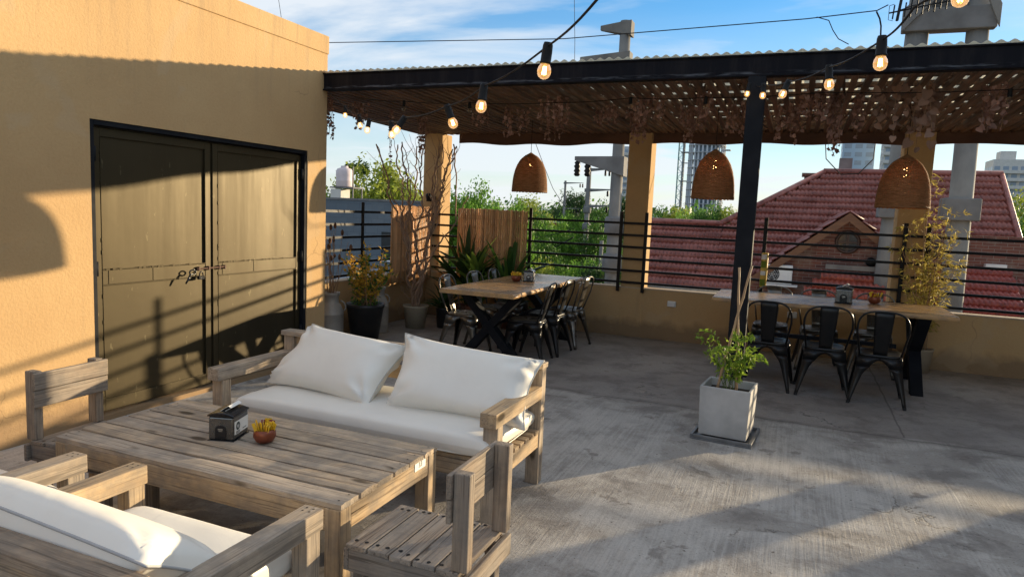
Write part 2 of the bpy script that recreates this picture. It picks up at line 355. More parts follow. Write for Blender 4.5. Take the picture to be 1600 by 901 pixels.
def leaf(name, a, b, trans=.35, rough=.5, var=.5):
    t = NT(name); r = t.island()
    c = t.mix(r, a, b)
    r2 = t.math('FRACT', t.math('MULTIPLY', r, 7.31))
    c = t.n('ShaderNodeHueSaturation', None, Color=c, Value=t.math('ADD', t.math('MULTIPLY', r2, var), 1-var/2)).outputs[0]
    p = t.n('ShaderNodeBsdfPrincipled', None, Base_Color=c, Roughness=rough)
    p.inputs['Specular IOR Level'].default_value = .25
    tr = t.n('ShaderNodeBsdfTranslucent', None, Color=c)
    mxx = t.n('ShaderNodeMixShader', None, **{'0': trans, '1': p.outputs[0], '2': tr.outputs[0]})
    t.nt.links.new(mxx.outputs[0], t.out.inputs[0]); return t.m
leaf_bright = leaf('bright_green_foliage', (.10, .23, .03), (.19, .35, .045), .45)
leaf_mid = leaf('mid_green_foliage', (.055, .13, .024), (.11, .215, .035), .4)
leaf_dark = leaf('dark_green_foliage', (.028, .065, .018), (.05, .10, .026))
leaf_yel = leaf('yellow_green_foliage', (.22, .29, .04), (.32, .36, .05), .45)
leaf_dry = leaf('dried_heart_leaves', (.33, .175, .13), (.46, .30, .25), .15, .7, .7)
leaf_tan = leaf('tan_heart_leaves', (.26, .15, .10), (.34, .21, .15), .2, .7, .4)
leaf_strap = leaf('strap_leaves', (.035, .09, .022), (.08, .15, .03), .2, .35)
leaf_lime = leaf('lime_leaves', (.18, .30, .03), (.32, .42, .06), .45, .4)
leaf_gold = leaf('golden_leaves', (.55, .30, .03), (.68, .44, .07), .4, .5)
leaf_bam = leaf('yellowed_bamboo_leaves', (.42, .33, .09), (.50, .42, .10), .4, .5)
def wicker_mat():
    t = NT('wicker'); v = t.coords((14, 14, 60))
    c = t.mix(t.ramp(t.noise(v, 1.2, 4), [(.3, 0.), (.7, 1.)]), (.66, .36, .16), (.38, .19, .075))
    p = t.n('ShaderNodeBsdfPrincipled', None, Base_Color=c, Roughness=.6)
    tr = t.n('ShaderNodeBsdfTranslucent', None, Color=c)
    mxx = t.n('ShaderNodeMixShader', None, **{'0': .55, '1': p.outputs[0], '2': tr.outputs[0]})
    t.nt.links.new(mxx.outputs[0], t.out.inputs[0]); return t.m
wicker_m = wicker_mat()
def emis(name, col, st):
    t = NT(name); e = t.n('ShaderNodeEmission', None, Color=col, Strength=float(st)); t.nt.links.new(e.outputs[0], t.out.inputs[0]); return t.m
filament_m = emis('glowing_filament', (1, .60, .18), 9)
def bulbglass(name, e):
    t = NT(name); g = t.n('ShaderNodeBsdfGlossy', None, Color=(1, 1, 1), Roughness=.05); tr = t.n('ShaderNodeBsdfTransparent', None, Color=(1, .93, .80))
    lw = t.n('ShaderNodeLayerWeight', None, Blend=.35)
    a = t.n('ShaderNodeMixShader', None, **{'0': t.math('MULTIPLY', lw.outputs['Facing'], .7), '1': tr.outputs[0], '2': g.outputs[0]})
    if e:
        em = t.n('ShaderNodeEmission', None, Color=(1, .50, .14), Strength=float(e)); ad = t.n('ShaderNodeAddShader', None, **{'0': a.outputs[0], '1': em.outputs[0]}); a = ad
    t.nt.links.new(a.outputs[0], t.out.inputs[0]); return t.m
glass_lit = bulbglass('lit_bulb_glass', .16); glass_off = bulbglass('clear_bulb_glass', 0)
car_paint = [simple('car_paint_'+n, c, c, 3, .3, .3) for n, c in (('dark', (.02, .03, .06)), ('white', (.6, .6, .6)))]
yellowwrap_m = simple('yellow_printed_wrap', (.66, .44, .08), (.60, .40, .07), 7, .6)

for _m in (black_steel, rail_m, beam_m, chair_black, socket_m, cable_m):
    for _n in _m.node_tree.nodes:
        if _n.type == 'BSDF_PRINCIPLED': _n.inputs['Specular IOR Level'].default_value = .45 if _m == chair_black else .12
# ---------------------------------------------------------------- mesh helpers
class MB:
    def __init__(s): s.v = []; s.f = []; s.sm = []
    def add(s, vs, fs, smooth=False, M=None):
        o = len(s.v)
        for p in vs:
            p = Vector(p)
            s.v.append(tuple(M @ p) if M is not None else tuple(p))
        for f in fs: s.f.append([i+o for i in f]); s.sm.append(smooth)
        return s
    def box(s, a, b, M=None):
        x0, y0, z0 = a; x1, y1, z1 = b
        vs = [(x0,y0,z0),(x1,y0,z0),(x1,y1,z0),(x0,y1,z0),(x0,y0,z1),(x1,y0,z1),(x1,y1,z1),(x0,y1,z1)]
        return s.add(vs, [(0,3,2,1),(4,5,6,7),(0,1,5,4),(1,2,6,5),(2,3,7,6),(3,0,4,7)], False, M)
    def bar(s, p, q, w, h, upv=(0, 0, 1)):
        """box of width w, height h from p to q"""
        p = Vector(p); q = Vector(q); d = (q-p); L = d.length; d.normalize(); u = Vector(upv)
        x = d.cross(u)
        if x.length < 1e-4: x = d.cross(Vector((1, 0, 0)))
        x.normalize(); u = x.cross(d)
        M = Matrix((x, d, u)).transposed().to_4x4(); M.translation = p
        return s.box((-w/2, 0, -h/2), (w/2, L, h/2), M)
    def tube(s, pts, r, n=8, cap=True, closed=False):
        pts = [Vector(p) for p in pts]; N = len(pts)
        rr = r if isinstance(r, (list, tuple)) else [r]*N
        vs = []; prev = None
        for i, p in enumerate(pts):
            if closed: d = pts[(i+1) % N]-pts[i-1]
            else: d = pts[min(i+1, N-1)]-pts[max(i-1, 0)]
            if d.length < 1e-9: d = Vector((0, 0, 1))
            d.normalize()
            if prev is None: a = d.orthogonal().normalized()
            else:
                a = prev-d*prev.dot(d)
                a = a.normalized() if a.length > 1e-6 else d.orthogonal().normalized()
            prev = a; b = d.cross(a)
            for k in range(n):
                t = 2*math.pi*k/n; vs.append(p+(a*math.cos(t)+b*math.sin(t))*rr[i])
        fs = []
        for i in range(N if closed else N-1):
            j = (i+1) % N
            for k in range(n):
                l = (k+1) % n; fs.append((i*n+k, i*n+l, j*n+l, j*n+k))
        if cap and not closed: fs.append(tuple(range(n))[::-1]); fs.append(tuple((N-1)*n+k for k in range(n)))
        return s.add(vs, fs, True)
    def lathe(s, prof, n=24, c=(0, 0, 0), cap=True):
        vs = []; fs = []
        for (r, z) in prof:
            for k in range(n):
                t = 2*math.pi*k/n; vs.append((c[0]+r*math.cos(t), c[1]+r*math.sin(t), c[2]+z))
        for i in range(len(prof)-1):
            for k in range(n):
                l = (k+1) % n; fs.append((i*n+k, i*n+l, (i+1)*n+l, (i+1)*n+k))
        if cap:
            fs.append(tuple(range(n))[::-1]); fs.append(tuple((len(prof)-1)*n+k for k in range(n)))
        return s.add(vs, fs, True)
    def prism(s, poly, axis, a, b):
        """extrude a 2D polygon along axis from a to b"""
        def P(u, v, w):
            return {0: (w, u, v), 1: (u, w, v), 2: (u, v, w)}[axis]
        n = len(poly); vs = [P(u, v, a) for u, v in poly]+[P(u, v, b) for u, v in poly]
        fs = [tuple(range(n))[::-1], tuple(range(n, 2*n))]+[(i, (i+1) % n, n+(i+1) % n, n+i) for i in range(n)]
        return s.add(vs, fs)
    def leaf(s, p, d, nrm, L, w, fold=.15, droop=0.):
        p = Vector(p); d = Vector(d).normalized(); n = Vector(nrm); x = d.cross(n)
        if x.length < 1e-4: x = d.orthogonal()
        x.normalize(); n = x.cross(d)
        m1 = p+d*L*.45; t = p+d*L-n*droop*L
        return s.add([p, m1+x*w/2+n*fold*w, t, m1-x*w/2+n*fold*w, m1], [(0, 1, 4), (1, 2, 4), (2, 3, 4), (3, 0, 4)], False)
    def blade(s, p, d, L, w, droop=.3, seg=5, roll=0.):
        """long arching strap leaf"""
        p = Vector(p); d = Vector(d).normalized(); x = d.cross(Vector((0, 0, 1)))
        if x.length < 1e-3: x = Vector((1, 0, 0))
        x.normalize(); x = Matrix.Rotation(roll, 3, d) @ x
        vs = []; q = p.copy(); dd = d.copy()
        for i in range(seg+1):
            t = i/seg; ww = w*math.sin(math.pi*min(.98, .12+.86*t))**.7
            nn = x.cross(dd)
            vs += [q-x*ww/2+nn*ww*.18, q.copy(), q+x*ww/2+nn*ww*.18]
            q = q+dd*L/seg; dd = (dd+Vector((0, 0, -droop/seg*(1+t)))).normalized()
        fs = []
        for i in range(seg):
            a = i*3; fs += [(a, a+1, a+4, a+3), (a+1, a+2, a+5, a+4)]
        return s.add(vs, fs, True)
    def build(s, name, mat, parent=None, bevel=0., solid=0., seg=2):
        me = bpy.data.meshes.new(name); me.from_pydata(s.v, [], s.f); me.polygons.foreach_set('use_smooth', s.sm)
        me.materials.append(mat); me.update()
        o = bpy.data.objects.new(name, me); C.objects.link(o)
        if parent is not None: o.parent = parent
        if solid:
            md = o.modifiers.new('solid', 'SOLIDIFY'); md.thickness = solid; md.offset = 0
        if bevel:
            md = o.modifiers.new('bevel', 'BEVEL'); md.width = bevel; md.segments = seg; md.limit_method = 'ANGLE'; md.angle_limit = R(40); md.harden_normals = False
        return o
def tag(o, label=None, cat=None, group=None, kind=None):
    for k, v in (('label', label), ('category', cat), ('group', group), ('kind', kind)):
        if v: o[k] = v
    return o
def thing(name, label, cat, loc=(0, 0, 0), rz=0., group=None):
    o = bpy.data.objects.new(name, None); C.objects.link(o); o.empty_display_size = .1
    o.location = loc; o.rotation_euler = (0, 0, rz); return tag(o, label, cat, group)
def kids(o): return [c for c in C.objects if c.parent == o]
def dup(root, loc, rz=0., label=None, group=None, scale=None, sub=None, mats=None):
    r = root.copy(); C.objects.link(r); r.location = loc; r.rotation_euler = (0, 0, rz)
    if scale: r.scale = scale
    if label: r['label'] = label
    if group: r['group'] = group
    def rec(src, dst):
        for ch in kids(src):
            c = ch.copy(); 
            if mats:
                c.data = ch.data.copy(); c.data.materials[0] = mats
            C.objects.link(c); c.parent = dst; rec(ch, c)
    rec(root, r); return r
rnd = random.uniform
def rvec(): return Vector((rnd(-1, 1), rnd(-1, 1), rnd(-1, 1)))
# ---------------------------------------------------------------- terrace floor, ground
b = MB(); b.box((-8.4, -4.2, -.25), (5.85, 9.2, 0)); tag(b.build('terrace_floor', floor_m), kind='structure')
b = MB(); b.box((-8.4, -4.2, -7.0), (5.2, 9.0, -.26)); lower = b.build('lower_storey', white_wall); tag(lower, kind='structure')
def ground():
    t = NT('ground_verge'); v = t.coords()
    c = t.mix(t.ramp(t.noise(v, .05, 5), [(.4, 0.), (.6, 1.)]), (.06, .075, .03), (.12, .11, .08))
    return t.pbr(c, .95)
b = MB(); b.add([(-1500, -400, -7.0), (1500, -400, -7.0), (1500, 2200, -7.0), (-1500, 2200, -7.0)], [(0, 1, 2, 3)]); tag(b.build('ground', ground()), kind='structure')
b = MB()
p0 = Vector((-4, 12, -6.99)); p1 = Vector((-62, 200, -6.99)); d = (p1-p0).normalized(); x = Vector((d.y, -d.x, 0))
b.add([p0-x*4.2, p0+x*4.2, p1+x*4.2, p1-x*4.2], [(0, 1, 2, 3)]); tag(b.build('street', road_m), kind='structure')
b = MB()
for s_ in (-1, 1):
    q0 = p0+x*s_*5.3; q1 = p1+x*s_*5.3; M = None
    b.bar(q0+Vector((0, 0, .06)), q1+Vector((0, 0, .06)), 2.0, .14)
tag(b.build('pavement', white_wall), kind='structure')
street_dir = d; street_x = x
# ---------------------------------------------------------------- rooftop building with steel doors
WX = -4.38
DY0, DY1, DZ0, DZ1 = 3.20, 5.40, .035, 2.075
bld = thing('rooftop_building', 'ochre stucco building with olive steel double doors on the left of the terrace', 'building', (WX, 3, 0))
def L(p): return (p[0]-WX, p[1]-3, p[2])
def lbox(b, a, c): return b.box(L(a), L(c))
b = MB()
lbox(b, (WX-.3, -4.0, 0), (WX, DY0, 3.19)); lbox(b, (WX-.3, DY1, 0), (WX, 5.68, 3.19)); lbox(b, (WX-.3, DY0, DZ1), (WX, DY1, 3.19))
lbox(b, (WX-.3, DY0, 0), (WX, DY1, DZ0))
lbox(b, (-8.3, 5.38, 0), (WX-.3, 5.68, 3.19)); lbox(b, (-8.3, -4.0, 3.0), (WX-.3, 5.38, 3.12))
b.build('wall', stucco_m, bld)
b = MB(); lbox(b, (WX-.31, -4.01, 3.03), (WX+.010, 5.69, 3.20)); cp = b.build('coping', stucco_m, bld, .006)
b = MB(); F0 = WX-.045
for y0, y1, z0, z1 in ((DY0, DY0+.035, DZ0, DZ1), (DY1-.035, DY1, DZ0, DZ1), (DY0+.035, DY1-.035, DZ1-.035, DZ1)):
    lbox(b, (WX-.16, y0, z0), (WX-.008, y1, z1))
b.build('door_frame', black_steel, bld, .003)
seam = 4.268
def door_leaf(y0, y1, flip):
    b = MB(); lbox(b, (WX-.10, y0+.006, DZ0+.012), (WX-.060, y1-.006, DZ1-.042))
    dl = b.build('door_leaf', door_m, bld, .003)
    b = MB(); X0, X1 = WX-.060, WX-.046; e = .055
    ya, yb = y0+.012, y1-.012
    zt, zb = DZ1-.05, DZ0+.02
    for a in (((ya, zb), (ya+e, zt)), ((yb-e, zb), (yb, zt)), ((ya+e, zt-e), (yb-e, zt)), ((ya+e, zb), (yb-e, zb+e+.03)), ((ya+e, .955), (yb-e, 1.055))):
        lbox(b, (X0, a[0][0], a[0][1]), (X1, a[1][0], a[1][1]))
    # folded ribs inside the strips and weld dabs
    for zz_ in (.950, 1.060): b.bar(L((X1+.001, ya+e, zz_)), L((X1+.001, yb-e, zz_)), .006, .006)
    for yy_ in (ya+e, yb-e): b.bar(L((X1+.001, yy_, zb+.1)), L((X1+.001, yy_, zt-e)), .005, .005)
    for k in range(14):
        yk = rnd(ya+e, yb-e); b.bar(L((X1, yk-.012, 1.06)), L((X1, yk+.012, 1.06)), .012, .012)
    for k in range(10):
        zk = rnd(.2, 1.9); b.bar(L((X1, ya+e, zk-.015)), L((X1, ya+e, zk+.015)), .011, .011)
    for yk in ([ya+.1, ya+.46]): b.bar(L((X1+.001, yk, .958)), L((X1+.001, yk, 1.052)), .004, .004)
    b.build('strapping', door_m, dl, .002)
    b = MB(); yh = y0+.01 if not flip else y1-.01
    for zk in (.30, 1.02, 1.80):
        b.tube([L((WX-.030, yh, zk)), L((WX-.030, yh, zk+.10))], .014, 10)
    b.build('hinge', black_steel, dl)
    return dl
dlL = door_leaf(DY0+.035, seam, False); dlR = door_leaf(seam, DY1-.035, True)
b = MB()
b.tube([L((WX-.030, 4.10, 1.018)), L((WX-.030, 4.40, 1.022))], .007, 8)
for yk in (4.12, 4.22, 4.33, 4.39): b.box(L((WX-.047, yk-.007, 1.004)), L((WX-.020, yk+.007, 1.036)))
b.build('slide_bolt', rust_m, dlL, .002)
b = MB(); ring = [L((WX+.0, 4.03+.030*math.cos(t), 1.0+.018*math.sin(t))) for t in [k*math.pi/6 for k in range(12)]]
b.tube(ring, .006, 6, closed=True); b.tube([L((WX+.004, 4.005, .985)), L((WX+.012, 3.98, .95)), L((WX+.008, 3.955, .915))], [.008, .008, .006], 8)
b.build('pull_handle', gloss_black, dlL)
b = MB(); b.box(L((WX-.03, 4.10, .935)), L((WX-.005, 4.155, .965))); sh = [L((WX-.014, 4.127+.018*math.cos(t), .965+.035*math.sin(t))) for t in [k*math.pi/8 for k in range(9)]]
b.tube(sh, .005, 6); b.build('padlock', gloss_black, dlL, .006)
# ---------------------------------------------------------------- parapets and columns
PY = 8.98; PX = -5.08
par = thing('parapet_wall', 'low ochre stucco parapet along the far edge of the terrace under the railing', 'wall', (0, PY, 0))
b = MB(); b.box((PX-.16, 0, 0), (5.60, .15, .645)); b.build('wall', stucco_m, par)
b = MB(); b.box((PX-.165, -.006, .645), (5.60, .156, .662)); b.build('coping', simple('pale_cement_coping', (.52, .42, .30), (.45, .35, .24), 6, .85, 0, .2), par, .004)  # coping in a paler cement colour than the stucco wall
par2 = thing('parapet_wall', 'low ochre parapet beside the corner with the milk cans', 'wall', (PX, 5.68, 0))
b = MB(); b.box((-.16, 0, 0), (0, PY-5.68, .645)); b.build('wall', stucco_m, par2)
b = MB(); b.box((-.163, 0, .645), (.006, PY-5.68-.007, .662)); b.build('coping', bpy.data.materials['pale_cement_coping'], par2, .004)
for x0, lab in ((-5.17, 'ochre square column at the corner behind the bare twisted vine'), (-2.12, 'ochre square column between the bamboo screen and the red roof'), (1.04, 'ochre square column behind the right-hand wicker lampshade'), (5.25, 'ochre square column beyond the right edge of the terrace')):
    col = thing('concrete_column', lab, 'column', (x0, PY, 0), group='columns holding up the pergola')
    b = MB(); b.box((0, -.004, 0), (.30, .30, 2.665)); b.build('shaft', stucco_m, col, .008)
# small bracket on the corner column
b = MB(); b.box((-.05, 0, -.04), (.05, .12, .04)); b.lathe([(.03, -.02), (.045, .03), (.045, .06), (.02, .08)], 12, (0, -.02, .0)); o = b.build('wall_spotlight', socket_m); o.location = (-5.0, 8.87, 1.72); tag(o, 'small black spotlight fixed on the corner column above the bamboo', 'spotlight')
# unseen wall added on the right to block the low sun
b = MB(); b.box((5.60, -4.0, 0), (5.85, 9.0, 3.1)); o = b.build('sun_block_wall', stucco_m); tag(o, 'unseen tall ochre wall added on the right to block the sun', 'wall')
# ---------------------------------------------------------------- railings
RY = PY-.035
rz = [1.50, 1.345, 1.19, 1.035, .88, .725]
rail = thing('metal_railing', 'black horizontal bar railing along the far parapet', 'railing', (0, RY, 0))
b = MB()
for z in rz: b.box((PX+.0, -.016, z-.015), (5.60, .012, z+.015))
b.build('rails', rail_m, rail)
for px in (-3.42, -2.145, -1.815, -.36, 1.13, 1.36, 2.75):
    b = MB(); b.box((px-.022, -.034, .60), (px+.022, -.0165, 1.645)); b.build('post', rail_m, rail, .002)
rail2 = thing('metal_railing', 'black and sunlit side railing behind the milk cans', 'railing', (PX+.03, 5.70, 0))
b = MB()
for z in rz: b.box((-.012, 0, z-.015), (.016, 3.2, z+.015))
b.build('rails', rail_m, rail2)
for py in (1.55,):
    b = MB(); b.box((.0165, py-.022, .60), (.034, py+.022, 1.62)); b.build('post', rail_m, rail2, .002)
# printed wrap on the railing post
b = MB(); b.lathe([(.030, 0), (.040, .01), (.040, .41), (.034, .42)], 20); o = b.build('printed_wrap', yellowwrap_m); o.location = (-.34, RY-.062, .80); tag(o, 'yellow, white and green printed tube on the railing post beside the air conditioner', 'wrap')
for z0, z1, mt in ((.02, .10, leaf_lime), (.15, .20, white_m), (.24, .32, leaf_lime), (.34, .40, white_m)):
    b = MB(); n = 10
    vs = []
    for k in range(n+1):
        t = R(200+100*k/n); vs += [(.0408*math.cos(t), .0408*math.sin(t), z0), (.0408*math.cos(t), .0408*math.sin(t), z1)]
    b.add(vs, [(2*k, 2*k+2, 2*k+3, 2*k+1) for k in range(n)], True); b.build('print_band', mt, o)
# bamboo screens
def bamboo_screen(label, loc, rz_, W_, z0, z1):
    t = thing('bamboo_screen', label, 'screen', loc, rz_, 'bamboo screens tied to the railing')
    n = int(W_/.0325)
    b = MB()
    for k in range(n):
        xx = (k+.5)*W_/n; r = rnd(.0145, .0168); zt = z1+rnd(-.008, .010); pts = [(xx+rnd(-.002, .002), 0, z0+rnd(-.01, .01))]; rad = [r]
        z = z0+rnd(.05, .2)
        while z < zt-.03:
            pts += [(xx, 0, z-.006), (xx, 0, z), (xx, 0, z+.006)]; rad += [r, r*1.17, r]; z += rnd(.17, .25)
        pts.append((xx+rnd(-.002, .002), 0, zt)); rad.append(r)
        b.tube(pts, rad, 8)
    b.build('canes', bamboo_m, t)
    b = MB()
    for z in (z0+.14, z1-.14): b.box((.01, .017, z-.015), (W_-.01, .030, z+.015))
    b.build('batten', cane_m, t)
    b = MB()
    for k in range(n):
        for z in (z0+.14, (z0+z1)/2, z1-.14): b.add([((k+.5)*W_/n-.004, -.0165, z+rnd(-.01, .01)), ((k+.5)*W_/n+.004, -.0165, z), ((k+.5)*W_/n+.002, -.0175, z+.01)], [(0, 1, 2)])
    b.build('wire_ties', rail_m, t)
    return t
bamboo_screen('wider bamboo cane screen tied to the far railing behind the dining table', (-4.53, 8.885, 0), 0, 1.08, .67, 1.60)
bamboo_screen('bamboo cane screen on the side railing behind the bare vine, striped by sun', (-4.975, 7.83, 0), R(90), 1.10, .56, 1.60)
bamboo_screen('unseen bamboo cane screen added on the far railing to shade the floor', (3.74, 8.885, 0), 0, .50, .67, 1.24)  # added out of view to shade part of the floor
bamboo_screen('second unseen bamboo cane screen added on the far railing to shade the floor', (4.64, 8.885, 0), 0, .95, .67, 1.24)  # also added out of view, shading the floor further right
# outlets on the parapet
for xx, lab in ((-1.43, 'white outlet box on the parapet left of the black post'), (.02, 'white outlet box on the parapet behind the black chairs'), (-2.95, 'white outlet box on the parapet behind the left dining chairs')):
    t = thing('outlet_box', lab, 'outlet box', (xx, PY-.0005, .485), 0, 'outlet boxes on the parapet')
    b = MB(); b.box((-.055, -.035, -.038), (.055, -.001, .038)); bx = b.build('cover', white_m, t, .008)
    b = MB(); b.box((-.045, -.040, -.028), (.045, -.036, .028)); b.build('flap', white_m, t, .003)
# ---------------------------------------------------------------- pergola
pg = thing('pergola', 'dark timber pergola with corrugated sheet roof over the dining tables', 'pergola', (-.38, 5.66, 0))
def G(p): return (p[0]+.38, p[1]-5.66, p[2])
b = MB(); b.box(G((WX+.003, 5.62, 2.675)), G((5.58, 5.70, 2.838))); b.build('front_beam', beam_m, pg, .004)
b = MB(); b.box(G((WX+.003, 5.606, 2.675)), G((5.58, 5.6195, 2.690))); b.box(G((WX+.003, 5.606, 2.825)), G((5.58, 5.6195, 2.8375))); b.build('beam_lip', beam_m, pg, .002)
b = MB(); b.box(G((-.375-.065, 5.60, .0)), G((-.375+.065, 5.70, 2.674))); b.build('post', black_steel, pg, .006)
b = MB(); b.box(G((-.375-.11, 5.56, .0)), G((-.375+.11, 5.74, .010))); b.build('base_plate', black_steel, pg)
def rz_at(y): return 2.70-(y-5.66)*.012      # slat underside level
b = MB(); x = -5.28
while x < 5.5:
    w = rnd(.044, .052); z0, z1 = rz_at(5.72), rz_at(9.12); dx = rnd(-.012, .012)
    y0s = 5.72
    b.bar(G((x, y0s, z0+.02)), G((x+dx, 9.10+rnd(-.03, .03), z1+.02)), w, .035); x += .097+rnd(-.008, .008)
o = b.build('slats', slat_wood, pg, .002, seg=1); 
b = MB(); y = 5.78
while y < 9.2:
    z = rz_at(y)+.062; b.bar(G((-5.3, y, z)), G((5.5, y, z)), .045, .042); y += .36
b.build('purlins', slat_wood, pg, .002, seg=1)
b = MB()
for k in range(210):
    xa = rnd(-5.2, 5.4); ya = rnd(5.8, 8.0); Lc = rnd(.5, 1.6); dxc = rnd(-.22, .22)
    b.tube([G((xa, ya, rz_at(ya)+.046+rnd(0, .004))), G((xa+dxc, min(9.0, ya+Lc), rz_at(ya+Lc)+.050))], rnd(.007, .013), 5)
tag(b.build('loose_canes', slat_wood, pg), kind='stuff')
b = MB()
for xx in (-5.25, -3.0, -.75, 1.6, 3.9):
    b.bar(G((xx, 5.70, 2.81)), G((xx, 9.15, 2.775)), .05, .05)
b.build('rafters', slat_wood, pg)
b = MB(); b.box(G((-5.3, 9.06, 2.669)), G((5.55, 9.12, 2.835))); b.build('rear_sky_blocker', slat_wood, pg)  # added to close off the bright sky gaps behind the slats
# rear board hanging under the slats
def rear_board(x0, x1, sag):
    b = MB(); n = 24; vs = []
    for k in range(n+1):
        t = k/n; xx = x0+(x1-x0)*t; zb = 2.535-sag*math.sin(math.pi*t)+.012*math.sin(t*17)
        for (yy, z) in ((9.02, zb), (9.05, zb), (9.05, 2.668), (9.02, 2.668)): vs.append(G((xx, yy, z)))
    fs = [(0, 1, 2, 3)[::-1], tuple(n*4+i for i in range(4))]
    for k in range(n):
        for i in range(4): fs.append((k*4+i, k*4+(i+1) % 4, (k+1)*4+(i+1) % 4, (k+1)*4+i))
    b.add(vs, fs); b.build('rear_board', rust_m, pg)
rear_board(-4.62, -2.125, .02); rear_board(-1.815, 1.035, .0); rear_board(1.345, 5.24, .0)
# corrugated sheet roof
b = MB(); pitch = .0765; x0, x1 = -5.35, 5.58; nx_ = int((x1-x0)/pitch*8); ys = [5.60, 6.6, 7.7, 8.8, 9.40]
vs = [G((x0+(x1-x0)*i/nx_, y, 2.850-(y-5.56)*.004+.0095*math.cos(2*math.pi*(x0+(x1-x0)*i/nx_)/pitch)+(.002*math.sin(i*.13) if y < 6 else 0))) for y in ys for i in range(nx_+1)]
fs = [(j*(nx_+1)+i, j*(nx_+1)+i+1, (j+1)*(nx_+1)+i+1, (j+1)*(nx_+1)+i) for j in range(len(ys)-1) for i in range(nx_)]
b.add(vs, fs, True); b.build('corrugated_sheet', sheet_m, pg, solid=.0022)
# ---------------------------------------------------------------- hanging dried vines
def vine_clump(label, x, y, ztop, zbot, n, mat, size=.035, spread=.12):
    t = thing('hanging_dried_vine', label, 'dried vine', (x, y, ztop), 0, 'dried vine strands hanging from the pergola')
    st = MB(); lf = MB()
    for k in range(n):
        a = Vector((rnd(-spread, spread), rnd(-spread, spread), 0)); Lh = (ztop-zbot)*(1 if k == 0 else rnd(.35, 1.))
        pts = []; m_ = max(4, int(Lh/.05)); q = a.copy()
        for i in range(m_+1):
            pts.append(q.copy()); q = q+Vector((rnd(-.010, .010), rnd(-.010, .010), -Lh/m_))
        st.tube(pts, .0022, 4)
        for i in range(m_+1):
            for _ in range(2 if size < .045 else 1):
                if random.random() < .12: continue
                s_ = size*rnd(.6, 1.25); dr = Vector((rnd(-1, 1), rnd(-1, 1), rnd(-1.6, -.3)))
                base = pts[i]+Vector((rnd(-.010, .010), rnd(-.010, .010), rnd(-.02, .02))); st.tube([pts[i], base], .0012, 3)
                nn = Vector((rnd(-1, 1), rnd(-1.4, .4), rnd(-.4, .4))).normalized(); d_ = dr.normalized(); xx = d_.cross(nn).normalized(); nn = xx.cross(d_)
                heart = [(0, 0), (.42, -.10), (.56, .22), (.38, .62), (0, 1.0), (-.38, .62), (-.56, .22), (-.42, -.10)]
                vs = [base+xx*u*s_+d_*v*s_*1.1+nn*abs(u)*s_*rnd(.3, .6) for u, v in heart]+[base+d_*s_*.45]
                lf.add(vs, [(i_, (i_+1) % 8, 8) for i_ in range(8)], True)
    st.build('stems', dry_stem, t); lf.build('leaves', mat, t)
VC = [
 (-4.72, 6.15, 2.66, 2.26, 9, .036, .10, 'dense dark vine strands hanging beside the stucco wall corner'),
 (-4.45, 6.35, 2.66, 2.40, 7, .034, .08, 'short vine strands next to the wall corner clump'),
 (-4.40, 6.9, 2.66, 2.10, 2, .03, .03, 'thin lone vine strand left of the bare vine'),
 (-4.30, 7.4, 2.66, 2.20, 6, .036, .05, 'narrow dark vine cluster above the milk cans'),
 (-3.30, 6.9, 2.66, 2.50, 6, .034, .14, 'small vine tuft left of the first lampshade'),
 (-2.85, 6.9, 2.66, 2.40, 9, .036, .14, 'vine clump above the first wicker lampshade'),
 (-2.52, 7.1, 2.66, 2.38, 9, .038, .12, 'pale speckled vine clump right of the first lampshade'),
 (-2.30, 6.4, 2.68, 2.48, 8, .036, .16, 'vine clump under the front beam, centre left'),
 (-1.85, 6.9, 2.66, 2.50, 8, .036, .16, 'bushy vine clump left of the second column'),
 (-1.62, 7.3, 2.66, 2.38, 7, .040, .09, 'grey vine bunch left of the second column, lower than its neighbours'),
 (-1.38, 6.5, 2.68, 2.46, 9, .036, .14, 'vine bunch above the second column'),
 (-1.02, 7.0, 2.66, 2.36, 8, .042, .11, 'long vine bunch left of the second lampshade'),
 (-.86, 6.4, 2.68, 2.50, 7, .036, .12, 'small vine tuft above the second lampshade'),
 (-.60, 6.9, 2.66, 2.36, 12, .036, .12, 'thick reddish vine curtain just left of the black post'),
 (-.15, 6.9, 2.66, 2.34, 8, .040, .09, 'vine bunch with drooping tip right of the black post'),
 (.06, 6.5, 2.68, 2.48, 10, .040, .13, 'spreading vine bunch under the beam right of the post'),
 (.22, 6.6, 2.68, 2.20, 5, .046, .05, 'longest beaded vine strand right of the post'),
 (.38, 6.6, 2.68, 2.34, 5, .042, .05, 'beaded vine strand beside the longest one'),
]
for i, (x, y, zt, zb, n, sz, sp, lab) in enumerate(VC): vine_clump(lab, x, y, zt, zb, int(n*1.7+.5), leaf_dry, sz*.80, sp*1.0)
vine_clump('large tan heart leaves above the right lampshade', .72, 6.1, 2.66, 2.28, 7, leaf_tan, .062, .13)
vine_clump('large tan heart leaves hanging left of the right lampshade', .52, 6.2, 2.66, 2.42, 4, leaf_tan, .06, .06)
vine_clump('tan heart leaves with a long tip touching the right lampshade', .86, 6.4, 2.66, 2.22, 5, leaf_tan, .062, .06)
vine_clump('purplish vine bunch at the far right of the pergola', 1.27, 6.2, 2.66, 2.36, 10, leaf_dry, .042, .08)
